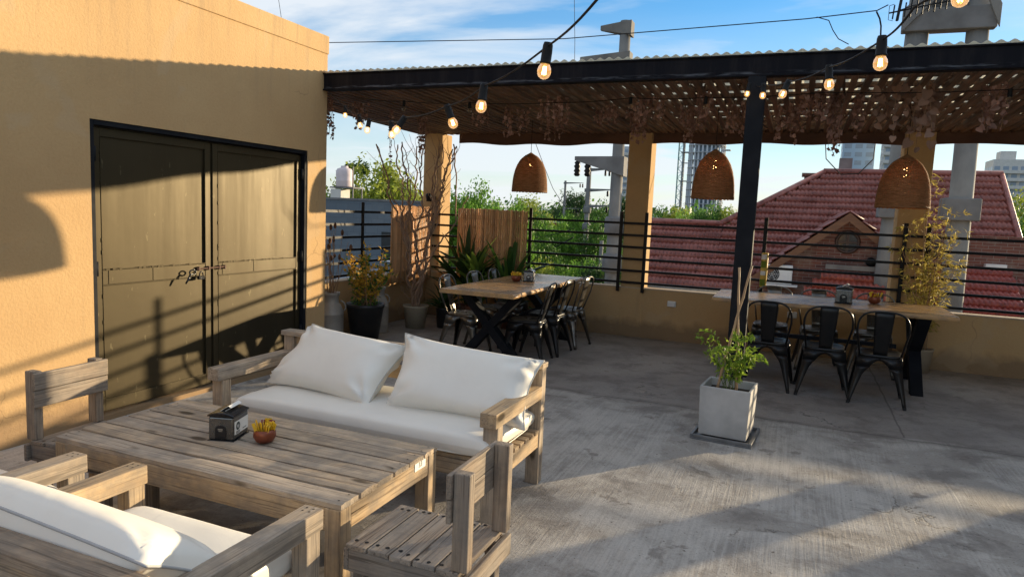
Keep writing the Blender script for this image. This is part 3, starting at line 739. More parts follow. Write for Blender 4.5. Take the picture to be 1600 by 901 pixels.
# ---------------------------------------------------------------- wicker pendant lamps
def wicker_lamp():
    t = thing('wicker_pendant_lamp', 'wicker bell lampshade hanging over the left dining table', 'lampshade', (-2.94, 7.58, 1.825), 0, 'wicker bell lampshades under the pergola')
    H_ = .47; Rm = .205
    def prof(u):          # u 0 bottom .. 1 top
        return Rm*(.97*(1-min(1, u/.965)**3.0)**.58)*(1-.05*u)+.012*(1-u)*1.0+.004
    b = MB(); n = 96; st = 24
    rows = 44
    for i in range(rows):
        u = (i+.5)/rows; z = H_*u; r = prof(u)
        pts = []
        for k in range(n):
            a = 2*math.pi*k/n; w = .0075*math.cos(a*st/1.0+(math.pi if i % 2 else 0)); rr_ = r+w; pts.append((rr_*math.cos(a), rr_*math.sin(a), z+.0015*math.sin(3*a+i)))
        b.tube(pts, .0060, 5, closed=True)
    b.build('weave', wicker_m, t)
    b = MB()
    for k in range(st*2):
        a = 2*math.pi*(k+.5)/(st*2); b.tube([(prof(u)*math.cos(a), prof(u)*math.sin(a), H_*u) for u in [j/14 for j in range(15)]], .0062, 5)
    b.tube([((Rm+.012)*math.cos(2*math.pi*k/n), (Rm+.012)*math.sin(2*math.pi*k/n), .004+.005*math.sin(k*1.9)) for k in range(n)], .010, 6, closed=True)
    b.build('stakes', wicker_m, t)
    b = MB(); b.tube([(0, 0, H_-.02), (0, 0, .86)], .0035, 6); b.build('cord', cable_m, t)
    b = MB(); b.tube([(0, 0, H_-.10), (0, 0, H_-.02)], .016, 10); so = b.build('socket', socket_m, t)
    b = MB(); b.lathe([(.012, H_-.10), (.020, H_-.13), (.024, H_-.16), (.018, H_-.185), (.004, H_-.195)], 14); b.build('bulb', emis('dim_warm_bulb', (1, .55, .18), 16), so)
    return t
wl = wicker_lamp(); wl.scale = (.93, .93, .95)
dup(wl, (-.818, 7.19, 1.80), 1.1, 'wicker bell lampshade left of the black post, in front of the unfinished tower', scale=(.93, .93, 1.03))
dup(wl, (.83, 6.95, 1.765), 2.3, 'largest wicker bell lampshade over the right dining table', scale=(.96, .96, .97))
# ---------------------------------------------------------------- string lights
def string_lights(label, pts, bulbs, lit=True, hang=.0):
    t = thing('string_lights', label, 'string lights', pts[0], 0)
    o0 = Vector(pts[0])
    b = MB(); P = [Vector(p)-o0 for p in pts]; fine = []
    for i in range(len(P)-1):
        for k in range(8):
            s_ = k/8; q = P[i].lerp(P[i+1], s_); q.z -= .012*math.sin(math.pi*s_); fine.append(q)
    fine.append(P[-1]); b.tube(fine, .0035, 6); b.build('cable', cable_m, t)
    for (p, tilt) in bulbs:
        p = Vector(p)-o0; dn = Vector((tilt[0], tilt[1], -1)).normalized()
        Mx = dn.to_track_quat('-Z', 'Y').to_matrix().to_4x4(); Mx.translation = p
        b = MB(); b.lathe([(.012, .008), (.0145, .0), (.0155, -.02), (.0155, -.045), (.017, -.047), (.017, -.052)], 14); so = b.build('socket', socket_m, t); so.matrix_local = Mx
        b = MB(); b.lathe([(.012, -.050), (.014, -.055), (.0185, -.063), (.0205, -.073), (.0195, -.082), (.0155, -.090), (.008, -.095), (.002, -.0965)], 16, cap=False); bu = b.build('bulb', glass_lit if lit else glass_off, so)
        if lit:
            b = MB()
            for k in range(4):
                a = k*math.pi/2+.4; b.tube([(.0040*math.cos(a), .0040*math.sin(a), -.060), (.0058*math.cos(a), .0058*math.sin(a), -.083)], .0014, 5)
            b.build('filament', filament_m, so)
    return t
string_lights('lit string of warm bulbs running from overhead to the stucco wall corner',
 [(-.10, 1.10, 2.09), (-.426, 1.513, 2.075), (-.715, 1.94, 2.064), (-1.096, 2.322, 2.030), (-1.408, 2.625, 2.010), (-1.841, 2.994, 2.020), (-2.236, 3.491, 2.072), (-2.766, 4.046, 2.165), (-3.135, 4.449, 2.255), (-3.738, 5.094, 2.43), (-4.30, 5.60, 2.66)],
 [((-.715, 1.94, 2.066), (-.13, .05)), ((-1.096, 2.322, 2.03), (-.1, -.03)), ((-1.408, 2.625, 2.01), (.35, .2)), ((-1.841, 2.994, 2.02), (-.6, -.25)), ((-2.236, 3.491, 2.07), (.1, 0)), ((-2.766, 4.046, 2.165), (-.15, -.1)), ((-3.135, 4.449, 2.255), (.1, .1)), ((-3.738, 5.094, 2.43), (.05, 0))])
string_lights('lit string of warm bulbs running from overhead to the black pergola post',
 [(.46, 1.45, 2.27), (0.328, 2.074, 2.238), (.248, 2.238, 2.19), (.19, 2.43, 2.150), (.065, 3.26, 2.244), (-.111, 4.069, 2.339), (-.291, 4.993, 2.5), (-.375, 5.58, 2.60)],
 [((0.328, 2.074, 2.233), (0, 0)), ((.19, 2.43, 2.155), (.03, .05)), ((.065, 3.26, 2.246), (.1, .05)), ((-.111, 4.069, 2.341), (-.35, -.2)), ((-.291, 4.993, 2.50), (0, .0)), ((-.42, 5.50, 2.60), (-.15, 0))])
string_lights('unlit string of black sockets and clear bulbs looped under the pergola slats',
 [(-4.2, 5.95, 2.66), (-3.7, 6.0, 2.62), (-3.0, 6.05, 2.60), (-2.2, 6.2, 2.61), (-1.45, 6.1, 2.62), (-.8, 6.05, 2.60), (0.1, 6.05, 2.62), (1.32, 6.0, 2.60), (2.3, 6.1, 2.64)],
 [((-3.7, 6.0, 2.62), (0, 0)), ((-3.0, 6.05, 2.60), (0, 0)), ((-1.45, 6.1, 2.62), (0, 0)), ((-.8, 6.05, 2.60), (0, 0)), ((1.32, 6.0, 2.60), (0, 0))], lit=False)
# ---------------------------------------------------------------- timber lounge furniture
BV = .004
def boards(name, parent, mat, items, bevel=BV):
    if name in ('apron', 'back_board', 'backrest') and len(items) > 1:
        for it in items: r_ = boards(name, parent, mat, [it], bevel)
        return r_
    b = MB()
    for a, c in items: b.box(a, c)
    return b.build(name, mat, parent, bevel)
def nails(parent, pts, r=.0055, name='nail_heads'):
    b = MB()
    for p in pts:
        n = 8; vs = [(p[0]+r*rnd(.8, 1.3)*math.cos(2*math.pi*k/n), p[1]+r*rnd(.8, 1.3)*math.sin(2*math.pi*k/n), p[2]) for k in range(n)]
        b.add(vs, [tuple(range(n))])
    return b.build(name, rail_m, parent)
# coffee table
ct = thing('coffee_table', 'low weathered plank coffee table between the sofa and the armchairs', 'coffee table', (-2.30, 2.43, 0))
TX0, TX1, TY0, TY1, TZ = -.80, .80, -.375, .375, .46
b = MB(); n = 6; w = (TY1-TY0)/n
for k in range(n):
    y0 = TY0+k*w+.0062; y1 = TY0+(k+1)*w-.0062
    dz = rnd(-.002, .002); vs = []
    # slightly cupped plank with wavy ends
    nsx, nsy = 22, 4
    for i in range(nsx+1):
        for j in range(nsy+1):
            xx = TX0+(TX1-TX0)*i/nsx+(rnd(-.003, .003) if i in (0, nsx) else 0); yy = y0+(y1-y0)*j/nsy
            if j in (0, nsy): yy += .0014*math.sin(i*1.7+k*3)
            zz = TZ+dz-.0025*((j/nsy-.5)*2)**2+.0014*math.sin(i*.6+k)
            if j in (0, nsy): zz -= .002
            vs.append((xx, yy, zz))
    top = len(vs); vs += [(v[0], v[1], TZ-.024) for v in vs]
    fs = []; sj = nsy+1
    for i in range(nsx):
        for j in range(nsy):
            a = i*sj+j; fs.append((a, a+sj, a+sj+1, a+1)); a += top; fs.append((a, a+1, a+sj+1, a+sj))
    for i in range(nsx):
        a = i*sj; fs.append((a, a+top, a+sj+top, a+sj)); a = i*sj+nsy; fs.append((a, a+sj, a+sj+top, a+top))
    for j in range(nsy):
        a = j; fs.append((a, a+1, a+1+top, a+top)); a = nsx*sj+j; fs.append((a, a+top, a+1+top, a+1))
    b.add(vs, fs)
b.build('tabletop', wx, ct)
b = MB(); b.box((TX0+.02, TY0+.036, TZ-.034), (TX1-.036, TY1-.036, TZ-.0262)); b.build('gap_shade_sheet', gloss_black if False else soil_m, ct)  # added dark sheet standing in for the shade in the plank gaps
boards('apron', ct, nx, [((TX0+.012, TY0+.004, TZ-.120), (TX1-.07, TY0+.034, TZ-.0255)), ((TX0+.012, TY1-.034, TZ-.120), (TX1-.07, TY1-.004, TZ-.0255))])
boards('apron', ct, ny, [((TX1-.034, TY0+.075, TZ-.120), (TX1-.004, TY1-.075, TZ-.0255)), ((TX0+.004, TY0+.075, TZ-.120), (TX0+.034, TY1-.075, TZ-.0255))])
for sx in (0, 1):
    for sy in (0, 1):
        x0 = TX0+.001 if not sx else TX1-.073; y0 = TY0+.001 if not sy else TY1-.073
        boards('leg', ct, nz, [((x0, y0, 0), (x0+.072, y0+.072, TZ-.0258))])
nails(ct, [(xx, TY0+(k+f)*w, TZ+.0008) for xx in (TX0+.035, TX1-.03) for k in range(n) for f in (.25, .75)], .004)
b = MB(); b.box((TX1-.0035, TY1-.20, TZ-.062), (TX1-.0015, TY1-.105, TZ-.018)); pl = b.build('number_label', paper_m, ct)
def text(name, body, size, mat, parent, loc, rot, extrude=.0004):
    cu = bpy.data.curves.new(name, 'FONT'); cu.body = body; cu.size = size; cu.extrude = extrude; cu.align_x = 'CENTER'; cu.align_y = 'CENTER'
    tmp = bpy.data.objects.new('tmp', cu); C.objects.link(tmp)
    dg = bpy.context.evaluated_depsgraph_get(); me = bpy.data.meshes.new_from_object(tmp.evaluated_get(dg)); bpy.data.objects.remove(tmp)
    me.materials.clear(); me.materials.append(mat); o = bpy.data.objects.new(name, me); C.objects.link(o); o.parent = parent
    o.location = loc; o.rotation_euler = rot; return o
text('digits', '33', .034, ink_m, pl, (TX1-.0009, TY1-.152, TZ-.040), (R(90), 0, R(90)))
# sofa
sf = thing('timber_sofa', 'two seat weathered timber sofa frame behind the coffee table', 'sofa', (-2.2, 3.4, 0))
SX0, SX1, SY0, SY1 = -.955, .915, -.36, .33
ps = .085
for sx, sy, h in ((0, 0, .515), (1, 0, .515), (0, 1, .69), (1, 1, .69)):
    x0 = SX0 if not sx else SX1-ps; y0 = SY0 if not sy else SY1-ps*.8
    boards('leg', sf, wz, [((x0, y0, 0), (x0+ps-.004, y0+ps*.8, h))])
for sx in (0, 1):
    x0 = SX0-.002 if not sx else SX1-ps-.004
    boards('armrest', sf, ny if sx else wy, [((x0, SY0-.035, .5155), (x0+ps+.004, SY1-ps*.8-.001, .59))])
    xx = SX0+.01 if not sx else SX1-.045
    boards('side_rail', sf, ny if sx else wy, [((xx, SY0+ps*.8+.001, .225), (xx+.035, SY1-ps*.8-.001, .31))])
boards('back_rail', sf, wx, [((SX0-.01, SY1-.088, .6905), (SX1+.004, SY1+.006, .722))])
boards('back_board', sf, nx, [((SX0+ps, SY1-.05, .50), (SX1-ps, SY1-.022, .585)), ((SX0+ps, SY1-.05, .62), (SX1-ps, SY1-.022, .689))])
boards('front_rail', sf, nx, [((SX0+ps, SY0+.01, .225), (SX1-ps-.002, SY0+.045, .31))])
b = MB(); y = SY0+.02
while y < SY1-.06: b.box((SX0+.045, y, .3105), (SX1-.008, y+.055, .332)); y += .078
b.build('seat_slats', nx, sf, .003)
def cushion(name, label, loc, sx, sy, sz, puff=.018, rz_=0, group=None):
    nx_, ny_ = 36, 18; vs = []; 
    b = MB()
    def side(u, v): # rounded box profile
        return max(0., 1-abs(u)**10)*max(0., 1-abs(v)**10)
    for s_ in (1, -1):
        g = []
        for i in range(nx_+1):
            for j in range(ny_+1):
                u = -math.cos(math.pi*i/nx_); v = -math.cos(math.pi*j/ny_)
                e = (side(u, v))**.28
                bul = puff*(1-u**2)*(1-v**2)+.0016*math.sin(9*u+3*v)*math.sin(7*v)
                zz = s_*(sz/2*e)+(bul if s_ > 0 else 0)*e
                px, py = u*sx/2*(1+.006*math.sin(3*v)), v*sy/2
                g.append((px, py, zz))
        fs = []
        for i in range(nx_):
            for j in range(ny_):
                a = i*(ny_+1)+j; f = (a, a+ny_+1, a+ny_+2, a+1); fs.append(f if s_ > 0 else f[::-1])
        b.add(g, fs, True)
    for zq in (.62, -.62):
        pts = []
        for k in range(96):
            t = 2*math.pi*k/96; c_, s_ = math.cos(t), math.sin(t); p = 9.
            rr_ = (abs(c_)**p+abs(s_)**p)**(-1/p); pts.append((c_*rr_*(sx/2-.004), s_*rr_*(sy/2-.004), zq*sz/2))
    b.tube(pts, .003, 5, closed=True)
    o = b.build(name, vinyl_m); o.location = loc; o.rotation_euler = (0, 0, rz_); tag(o, label, 'cushion', group); return o
cushion('seat_cushion', 'long white vinyl seat cushion on the timber sofa', (-2.145, 3.345, .397), 1.64, .66, .13, .004)
def pillow(name, label, c4, T=.17, group='loose back pillows', seed=1, wk=1.):
    """c4: bottom-left, bottom-right, top-right, top-left world points of the seam corners"""
    rs = random.Random(seed); c4 = [Vector(c) for c in c4]
    cen = sum(c4, Vector())/4; n = ((c4[1]-c4[0]).cross(c4[3]-c4[0])).normalized()
    N, M_ = 44, 30; b = MB()
    ph = [rs.uniform(0, 6) for _ in range(8)]
    def pt(u, v, s_):
        # pinch the edges inwards
        pu = .062*(1-(2*u-1)**2)*(abs(2*v-1)**3); pv = .08*(1-(2*v-1)**2)*(abs(2*u-1)**3)
        uu = u+(pv*(.5-u)*2*.6); vv = v+(pu*(.5-v)*2)
        p = c4[0]*(1-uu)*(1-vv)+c4[1]*uu*(1-vv)+c4[2]*uu*vv+c4[3]*(1-uu)*vv
        U, V = 2*u-1, 2*v-1
        e = max(0, (1-U**4))**.55*max(0, (1-V**4))**.55
        # folds radiating from the corners and along the short sides
        wr = 0
        for cu, cv, k in ((0, 0, 0), (1, 0, 1), (1, 1, 2), (0, 1, 3)):
            dx, dy = (u-cu)*1.6, v-cv; r_ = math.hypot(dx, dy); a = math.atan2(abs(dy), abs(dx))
            wr += .018*math.exp(-(r_/.30)**2)*math.sin(a*9+ph[k])*min(1, r_*9)
        wr += .011*math.exp(-((1-abs(U))/.20))*math.sin(v*26+ph[4]+2*math.sin(v*7))*min(1, (1-abs(U))*12)
        wr += .006*math.sin(4*u+6*v+ph[5]+math.sin(5*v))*e
        return p+n*s_*(T/2*e+wk*wr*min(1, e*2.5))
    for s_ in (1, -1):
        g = [pt(i/N, j/M_, s_) for i in range(N+1) for j in range(M_+1)]; fs = []
        for i in range(N):
            for j in range(M_):
                a = i*(M_+1)+j; f = (a, a+M_+1, a+M_+2, a+1); fs.append(f if s_ > 0 else f[::-1])
        b.add([p-cen for p in g], fs, True)
    o = b.build(name, vinyl_m); o.location = cen; tag(o, label, 'pillow', group)
    ring = [pt(i/N, 0, 1) for i in range(N)]+[pt(1, j/M_, 1) for j in range(M_)]+[pt(1-i/N, 1, 1) for i in range(N)]+[pt(0, 1-j/M_, 1) for j in range(M_)]
    b = MB(); b.tube([p-cen for p in ring], .0042, 6, closed=True); b.build('piping', seam_m if 'armchair' in label else piping_m, o)
    return o
pillow('back_pillow', 'white vinyl pillow on the left of the timber sofa', [(-2.98, 3.30, .460), (-2.17, 3.21, .445), (-2.10, 3.565, .745), (-2.87, 3.60, .80)], .215, seed=3, wk=1.3)
pillow('back_pillow', 'white vinyl pillow on the right of the timber sofa, near the armrest', [(-2.09, 3.26, .445), (-1.25, 3.31, .435), (-1.26, 3.60, .755), (-2.14, 3.55, .825)], .215, seed=5, wk=1.3)
# armchairs in the foreground
def armchair(label, loc, W_, fresh_left=True):
    t = thing('timber_armchair', label, 'armchair', loc, 0, 'timber armchairs in the foreground')
    D_ = .71; hw = W_/2; 
    for sx in (-1, 1):
        x0 = -hw if sx < 0 else hw-.070
        zm = nz if sx < 0 else wz; ym = ny if sx < 0 else wy
        boards('leg', t, zm, [((x0+.003, D_-.078, 0), (x0+.067, D_-.008, .478))])
        boards('leg', t, zm, [((x0+.003, -.065, 0), (x0+.067, -.001, .61))])
        boards('armrest', t, ym, [((x0-.004, 0, .4785), (x0+.074, D_, .552))])
        boards('side_rail', t, ym, [((x0+.015, .001, .20), (x0+.050, D_-.080, .285))])
    boards('back_rail', t, ox, [((-hw, -.055, .6105), (hw, .035, .645))])
    boards('back_board', t, wx, [((-hw+.071, -.03, .42), (hw-.071, -.008, .50)), ((-hw+.071, -.03, .52), (hw-.071, -.008, .605))])
    boards('front_rail', t, nx, [((-hw+.071, D_-.06, .20), (hw-.071, D_-.025, .285))])
    b = MB(); y = .01
    while y < D_-.09: b.box((-hw+.05, y, .286), (hw-.05, y+.055, .306)); y += .078
    b.build('seat_slats', nx, t, .003)
    nails(t, [(sx*(hw-.035)+dx, D_-dy, .5528) for sx in (-1, 1) for dx in (-.014, .014) for dy in (.022, .045)], .004)
    return t
armchair('timber armchair at the bottom of the view, nearest the camera', (-1.865, 1.13, 0), .90)
armchair('timber armchair at the left edge of the view, only its right arm showing', (-2.99, 1.10, 0), .90)
cushion('seat_cushion', 'white vinyl seat cushion in the nearest armchair', (-1.865, 1.47, .372), .74, .66, .13, .006)
cushion('seat_cushion', 'white vinyl seat cushion in the armchair at the left edge', (-2.99, 1.44, .372), .74, .66, .13)
pillow('back_pillow', 'white vinyl pillow with grey piping leaning in the nearest armchair', [(-2.33, 1.49, .470), (-1.45, 1.49, .460), (-1.43, 1.165, .665), (-2.33, 1.165, .715)], .175, seed=11, wk=.5)
# small pallet chairs
def pallet_chair(label, loc, rz_, light=True):
    """seat toward +X, backrest on the -X side"""
    t = thing('pallet_chair', label, 'chair', loc, rz_, 'small pallet wood chairs')
    b = MB(); x = -.0
    for k in range(5):
        w_ = .084; x0 = .052+k*(w_+.006)-.046; b.box((x0, -.185+rnd(-.004, .004), .382), (x0+w_, .185+rnd(-.004, .004), .402+rnd(-.001, .001)))
    b.build('seat', oy, t, .0035)
    boards('apron', t, ox, [((.0, -.182, .300), (.44, -.160, .3815)), ((.0, .160, .300), (.44, .182, .3815))])
    boards('apron', t, oy, [((.441, -.180, .300), (.463, .180, .3815)), ((-.023, -.20, .300), (-.001, .20, .3815))])
    for sy in (-1, 1):
        y0 = -.182 if sy < 0 else .142
        boards('back_post', t, oz, [((-.024+.001, y0-.001, .4025), (.036, y0+.041, .735))])
        boards('leg', t, oz, [((.002, (-.158 if sy < 0 else .110), 0), (.046, (-.110 if sy < 0 else .158), .3815))])
        boards('leg', t, oz, [((.390, (-.158 if sy < 0 else .110), 0), (.436, (-.110 if sy < 0 else .158), .3815))])
    boards('backrest', t, oy, [((.037, -.195, .565), (.055, .195, .645)), ((.037, -.192, .648), (.056, .197, .730))], .003)
    nails(t, [(xx+rnd(-.01, .01), s_*rnd(.145, .17), .4034) for xx in [.05+k*.09+d for k in range(5) for d in (-.02, .02)] for s_ in (-1, 1)], .0075)
    return t
pc = pallet_chair('small pallet wood chair in the foreground right of the coffee table', (-.925, 2.10, 0), R(180))
dup(pc, (-3.31, 2.255, 0), R(3), 'small pallet wood chair by the stucco wall left of the coffee table')
# ---------------------------------------------------------------- dining tables
def dining_table(label, loc, rz_, Lg, Wd, H_, inset=.40):
    t = thing('dining_table', label, 'dining table', loc, rz_, 'X-legged dining tables')
    b = MB(); nseg = 26; vs = []; fs = []
    for i in range(nseg+1):
        y = -Lg/2+Lg*i/nseg; wv = .006*math.sin(i*.9)+.004*math.sin(i*2.3)
        xs = [-Wd/2+wv+.010, -Wd/2+wv, -Wd/2+wv+.012, Wd/2+wv*.7-.012, Wd/2+wv*.7, Wd/2+wv*.7-.010]
        zs = [H_-.045, H_-.026, H_, H_, H_-.026, H_-.045]
        vs += [(x_, y, z_) for x_, z_ in zip(xs, zs)]
    for i in range(nseg):
        for k in range(6): a = i*6+k; c_ = i*6+(k+1) % 6; fs.append((a, c_, c_+6, a+6))
    fs += [tuple(range(6))[::-1], tuple(nseg*6+k for k in range(6))]
    b.add(vs, fs); b.build('tabletop', table_wood, t, .003)
    for y in (-Lg/2+inset, Lg/2-inset):
        b = MB(); hw = Wd/2-.04; zt = H_-.0465
        for s_ in (1, -1):
            b.prism([(-s_*hw, .0), (-s_*(hw-.115), .0), (s_*hw, zt), (s_*(hw-.115), zt)][:0] or [(-s_*hw, 0), (-s_*hw+s_*.115, 0), (s_*hw, zt), (s_*hw-s_*.115, zt)], 1, y-.055+(.0015 if s_ > 0 else 0), y+.055+(.0015 if s_ > 0 else 0))
        b.build('leg_frame', black_steel, t, .002)
    b = MB(); b.box((-.02, -Lg/2+.432, H_*.47), (.02, Lg/2-.432, H_*.47+.04)); b.build('stretcher', black_steel, t, .002)
    return t
dining_table('wooden dining table with black X legs on the left, in front of the bamboo screen', (-2.94, 7.42, 0), 0, 2.42, .84, .77)
dining_table('wooden dining table with black X legs on the right, under the red roof view', (.34, 7.87, 0), R(90), 2.22, .98, .79, .27)
# ---------------------------------------------------------------- metal cafe chairs
def cafe_chair(mat, label):
    t = thing('metal_cafe_chair', label, 'chair', (0, 0, 0), 0)
    # seat: rounded square pan
    b = MB(); n = 40; rings = [(1.0, .425), (1.0, .447), (.97, .452), (.80, .446), (.0, .441)]
    vs = []
    for sc, z in rings:
        for k in range(n):
            a = 2*math.pi*k/n; c_, s_ = math.cos(a), math.sin(a); r_ = (abs(c_)**5+abs(s_)**5)**(-1/5)*.178*sc
            vs.append((c_*r_*(1+.05*(s_ > 0)*s_), s_*r_, z))
    fs = []
    for j in range(len(rings)-1):
        for k in range(n): fs.append((j*n+k, j*n+(k+1) % n, (j+1)*n+(k+1) % n, (j+1)*n+k))
    b.add(vs, fs, True); b.build('seat', mat, t, solid=.003)
    tops = {(-1, -1): (-.172, -.168), (1, -1): (.172, -.168), (1, 1): (.178, .168), (-1, 1): (-.178, .168)}
    foot = {(-1, -1): (-.238, -.250), (1, -1): (.238, -.250), (1, 1): (.235, .225), (-1, 1): (-.235, .225)}
    ZT = .43
    for key, tp in tops.items():
        ft = foot[key]; b = MB()
        def corner(z):
            s_ = 1-z/ZT; s2 = s_**1.15; return (tp[0]+(ft[0]-tp[0])*s2, tp[1]+(ft[1]-tp[1])*s2)
        for ax in (0, 1):
            oth = (-key[0], key[1]) if ax == 0 else (key[0], -key[1])
            mid = (0 if ax == 0 else tp[0], tp[1] if ax == 0 else 0)
            rows = []
            zs = [0, .05, .10, .16, .22, .27, .31, .34]
            for z in zs:
                w_ = .026+.052*(z/.34)**1.3+(.03*max(0, (z-.25)/.09)**2); cx, cy = corner(z)
                inn = (cx-key[0]*w_, cy) if ax == 0 else (cx, cy-key[1]*w_)
                rows.append(((cx, cy, z), (*inn, z)))
            vs = [p for r_ in rows for p in r_]; fs = [(2*i, 2*i+1, 2*i+3, 2*i+2) for i in range(len(zs)-1)]
            b.add(vs, fs, True)
            # arch up to the middle of the side
            cx, cy = corner(.34); w_ = .108; L_ = abs(cx) if ax == 0 else abs(cy)
            cols = []; m_ = 8
            for j in range(m_+1):
                u = j/m_; zb = .34+.060*math.sin(u*math.pi/2)**.8 if u > 0 else .34
                if ax == 0: x_ = (cx-key[0]*w_)*(1-u); y_ = cy+(tp[1]-cy)*.5; y_ = tp[1]+(cy-tp[1])*(1-u)*.9; xt = (tp[0]-key[0]*w_*.0)*(1-u) if False else x_
                else: y_ = (cy-key[1]*w_)*(1-u); x_ = tp[0]+(cx-tp[0])*(1-u)*.9; 
                cols.append(((x_, y_, zb), (x_, y_, ZT) if ax == 0 else (x_, y_, ZT)))
            vs = [(cx, cy, .34), (tp[0], tp[1], ZT)]+[p for c_ in cols for p in c_]
            fs = [(0, 2, 3, 1)]+[(2+2*j, 4+2*j, 5+2*j, 3+2*j) for j in range(m_)]
            b.add(vs, fs, True)
        b.build('leg', mat, t, solid=.004)
    # hoop
    b = MB(); pts = [(-.165, -.150, .447)]
    for k in range(0, 25):
        a = math.pi*k/24; c_, s_ = -math.cos(a), math.sin(a)
        r_ = (abs(c_)**3.2+abs(s_)**3.2)**(-1/3.2); x_ = c_*r_*.203; z = .66+s_*r_*.19
        pts.append((x_, -.165-.105*((z-.447)/.40), z))
    pts.append((.165, -.150, .447)); b.tube(pts, .0095, 8); b.build('hoop', mat, t)
    b = MB(); vs = []; m_ = 8
    for i in range(m_+1):
        u = i/m_; z = .44+.405*u; w_ = .056+.024*u; y_ = -.155-.108*u-.004*math.sin(math.pi*u)
        vs += [(-w_, y_+.004, z), (-w_*.75, y_-.004, z), (w_*.75, y_-.004, z), (w_, y_+.004, z)]
    fs = [(4*i+k, 4*i+k+1, 4*i+k+5, 4*i+k+4) for i in range(m_) for k in range(3)]
    b.add(vs, fs, True); b.build('splat', mat, t, solid=.003)
    b = MB()
    for k_, ft in foot.items(): b.box((ft[0]-.013-(.012 if k_[0] > 0 else -.012), ft[1]-.013-(.012 if k_[1] > 0 else -.012), -.0005), (ft[0]+.013-(.012 if k_[0] > 0 else -.012), ft[1]+.013-(.012 if k_[1] > 0 else -.012), .022))
    b.build('foot_caps', blackpot_m, t)
    return t
cb = cafe_chair(chair_black, 'x'); cg = cafe_chair(chair_grey, 'x')
GL = 'metal chairs at the left dining table'; GR = 'metal chairs at the right dining table'
# +Y local is the front; rz=-90deg faces +X
CH = [
 (cg, -3.32, 6.80, -88, 'gunmetal chair with sunlit back at the near left side of the left dining table', GL),
 (cg, -3.30, 7.45, -92, 'gunmetal chair in the middle of the far side of the left dining table', GL),
 (cg, -3.28, 8.00, -86, 'gunmetal chair at the far left corner of the left dining table', GL),
 (cb, -2.60, 6.82, 96, 'black chair nearest the sofa at the left dining table', GL),
 (cb, -2.58, 7.38, 88, 'black chair in the middle of the right side of the left dining table', GL),
 (cg, -2.52, 7.92, 84, 'grey chair at the far right corner of the left dining table, by the parapet', GL),
 (cb, -.17, 7.10, -4, 'black chair beside the pergola post at the right dining table', GR),
 (cb, .32, 7.08, 2, 'black chair in the middle of the near side of the right dining table', GR),
 (cb, .78, 7.02, -3, 'black chair nearest the camera at the right end of the right dining table', GR),
 (cg, -.20, 8.28, 178, 'grey chair behind the right dining table, next to the post', GR),
 (cg, .30, 8.26, 184, 'grey chair behind the right dining table, in the middle', GR),
 (cg, .84, 8.30, 176, 'grey chair behind the right dining table, near the bamboo plant', GR)]
used = set()
for src, x, y, a, lab, g in CH:
    if id(src) not in used:
        used.add(id(src)); src.location = (x, y, 0); src.rotation_euler = (0, 0, R(a)); src['label'] = lab; src['group'] = g
    else: dup(src, (x, y, 0), R(a), lab, g)
